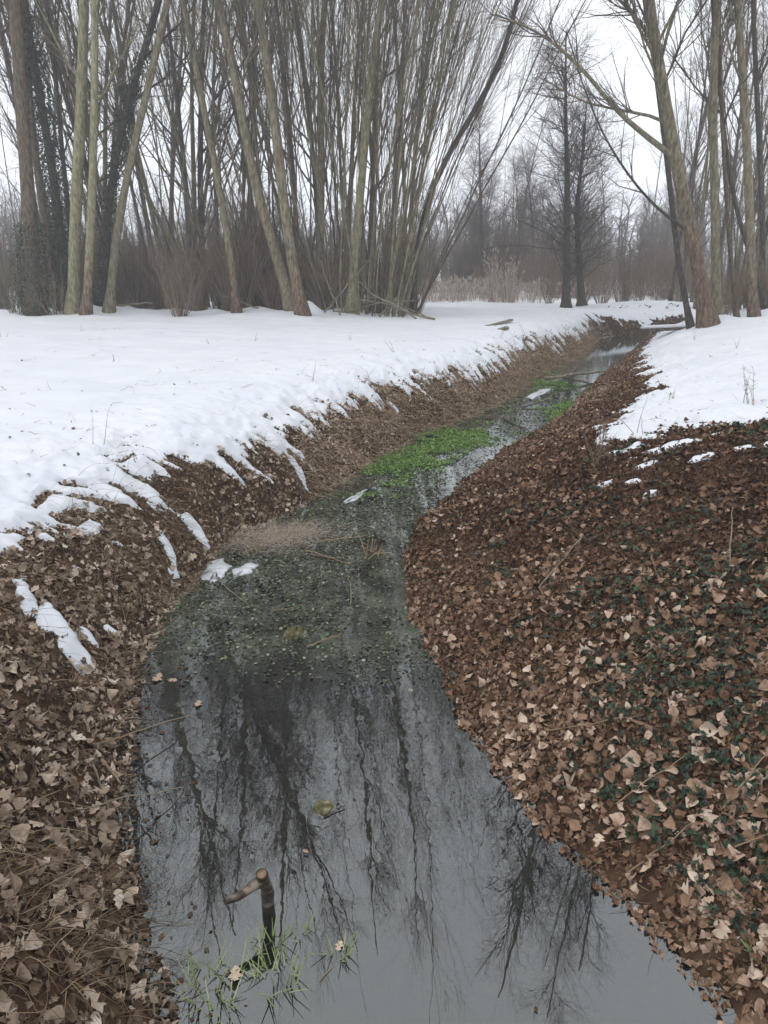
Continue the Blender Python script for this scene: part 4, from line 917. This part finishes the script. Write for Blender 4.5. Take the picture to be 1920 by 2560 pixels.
# dark dock stalks and dead weeds on the left bank
def weed(px, py, h, n, label, mat='twig_brown', spread=.25, seeds=True, r=.005, z=None, group=None, name='dead_weed'):
    p = G(px, py); p[2] = max(p[2], snow_z(p[0], p[1])[0]-.01) if z is None else z
    mb = MB(); b = np.stack([rng.normal(size=n)*.03, rng.normal(size=n)*.03, np.full(n, -.03)], 1)
    D = np.stack([rng.normal(size=n)*spread, rng.normal(size=n)*spread, np.ones(n)], 1)
    P = strands(rng, b, D, h*rng.uniform(.6, 1.1, n), 7, r, .0, .07, mb, 5)
    if seeds:
        q, qr = grow(rng, P, np.full((n, 7), r), n*9, .35, 1, h*.16, .8, 4, .0035, -.12, .15); mb.tube(q, qr*1.3, 3)
    o = link(name, mb.mesh(name, M[mat], True), None, tuple(p)); tag(o, label, 'dead weed', group); return o
weed(268, 1205, .50, 3, 'tall dark dock stalk with drooping seed heads at the snow edge of the left bank')
weed(245, 1225, .36, 3, 'shorter dark dock stalk left of the tallest one')
weed(265, 1340, .42, 4, 'dark weed stems at the foot of the left bank above the straw')
weed(300, 1010, .22, 2, 'short dead weed poking from the left bank below the snow')
weed(480, 1130, .22, 4, 'dead weed leaning over the water where the left bank bulges')
p = G(262, 1400)
for j, (px, py, lb) in enumerate([(262, 1400, 'drooping straw tussock at the water edge of the left bank below the snow patch'), (225, 1560, 'straw tussock on the left bank by the two reaching stems'), (120, 2120, 'long straw tussock among leaves in the lower left corner'), (70, 2010, 'straw tussock on the left bank above the lower left corner'), (150, 1480, 'thin straw tussock below the largest snow patch')]):
    pp = G(px, py); tuft(0, 0, 50, .28, .10, lb, 'grass_tussock', 'straw', .0022, .9, cloc=pp, droop=.28, group='straw tussocks on the left bank')

# twigs standing out of the snow
TW = [(213,972,.42,'curved black twig standing in the left snow slope'),(672,835,.42,'tall thin twig with a bend where the left snow meets the bank'),(8,735,.35,'thin grass stem in the snow at the left edge'),
 (180,720,.25,'small curved stem in the left snow in front of the pale trunks'),(243,790,.25,'thin stem in the middle of the left snow'),(455,750,.25,'upright stem in the left snow below the shrub'),
 (550,745,.3,'pair of dry stems in the snow below the leaning trunks'),(755,745,.25,'single dry stem in the snow below the coppice'),(850,770,.5,'thin twig near the crest of the left snow bank'),
 (1080,735,.6,'looping thin twig beside the board'),(1135,740,.7,'tallest twig on the snow near the bend'),(1165,760,.5,'branching twig on the crest of the left bank by the bend')]
for (px, py, h, lb) in TW: weed(px, py, h, 2, lb, 'twig_dark', .3, False, .003 if py > 800 else .005, name='twig')
TW2 = [(1280,1010,.65,9,'cluster of bare young shoots at the snow corner on the right bank'),(1300,960,.45,5,'short bare shoots standing in the snow corner on the right bank'),(1380,940,.4,3,'thin grey shoots in the lower right snow'),
 (1620,880,.45,5,'branched grey twig in the right snow near the edge of the frame'),(1450,870,.2,3,'little tuft of stems at the middle of the right snow'),(1545,690,.5,7,'spray of thin stems at the foot of the largest trunk'),(1500,740,.35,4,'fine stems in the upper right snow'),(1590,760,.3,3,'bent stems in the upper right snow below the straight trunks'),(945,1060,.35,4,'dry stems standing at the water edge of the right bank')]
for (px, py, h, n, lb) in TW2: weed(px, py, h, n, lb, 'twig_brown', .25, h > .4, .004, name='shoots')

n = 900; px = rng.uniform(-20, 1660, n); py = rng.uniform(700, 1150, n); P = np.array([U(a, b, 1.15) for a, b in zip(px, py)])
zs_ = snow_z(P[:, 0], P[:, 1]); d_, sd_, s_ = stream(P[:, 0], P[:, 1]); t__, m__ = snow_t(P[:, 0], P[:, 1], d_, sd_, s_); k = (m__ > .15) & (rng.uniform(size=n) < .25+.6*np.exp(-m__/1.5)); P[:, 2] = zs_+.012; P = P[k]; n = len(P); mb = MB()
for i, (T, F) in enumerate(LT):
    q = np.arange(n) % 5 == i; mq = q.sum()
    scatter_tmpl(mb, rng, T, F, P[q], np.array([[0, 0, 1.]])+rng.normal(size=(mq, 3))*.5, rng.uniform(.012, .045, mq), rng.uniform(.05, .5, mq), .8)
n2 = 260; q = rng.integers(0, n, n2); D = rng.normal(size=(n2, 3)); D[:, 2] = .12*np.abs(D[:, 2])
strands(rng, P[q]+rng.normal(size=(n2, 3))*np.array([.3, .3, 0])-up*.004, D, rng.uniform(.05, .22, n2), 4, .003, .0, .15, mb)
o = link('snow_debris', mb.mesh('snow_debris', M['leaf_left'], True, False)); tag(o, 'leaf crumbs and bits of twig sprinkled on the snow', 'debris', kind='stuff')

# brush pile of fallen branches at the coppice foot
for i, (a, b, c, d_, lb) in enumerate([(760,600,900,690,'long fallen branch slanting down to the snow right of the coppice'),(745,640,940,692,'fallen branch reaching furthest right from the coppice brush'),(860,640,820,690,'short upright broken branch in the brush by the coppice'),
   (700,690,800,560,'pale branch leaning up across the coppice foot'),(880,665,930,690,'thin fork lying at the right tip of the brush'),(690,560,735,680,'pale broken sapling leaning at the coppice foot'),(640,690,600,560,'fallen limb leaning against the trunk with the bare foot'),(720,680,900,650,'low fallen branch lying flat in the brush'),(560,690,480,640,'fallen branch in the brush left of the leaning trunks'),(250,690,330,655,'fallen branch poking out right of the pale trunks')]):
    Yb = 25.5+i*.12; P0 = at(a, b, Yb+.5); P1 = at(c, d_, Yb)
    for q in (P0, P1): q[2] = max(q[2], snow_z(q[0], q[1])[0]+.03)
    lo = P0 if P0[2] < P1[2] else P1; hi = P1 if P0[2] < P1[2] else P0
    stick(lo, hi, .035, lb, 'wood_grey', 'fallen_branch', .05, fork=7, cat='branch', sides=7)

# ------------------------------------------------------------------ haze
import bmesh
m, t, o = mat_new('haze_air'); pv = N(t, 'ShaderNodeVolumePrincipled'); pv.inputs['Color'].default_value = (.90,.92,.97,1); pv.inputs['Density'].default_value = .0022; pv.inputs['Anisotropy'].default_value = 0.0
t.links.new(pv.outputs[0], o.inputs['Volume'])
bm = bmesh.new(); bmesh.ops.create_cube(bm, size=1)
x0, x1, y0, y1, z0, z1 = -175, 185, -20, 420, -2.5, 34
for v in bm.verts: v.co = ((x0+x1)/2+v.co.x*(x1-x0), (y0+y1)/2+v.co.y*(y1-y0), (z0+z1)/2+v.co.z*(z1-z0))
me = bpy.data.meshes.new('haze'); bm.to_mesh(me); me.materials.append(m); tag(link('haze', me), kind='stuff')
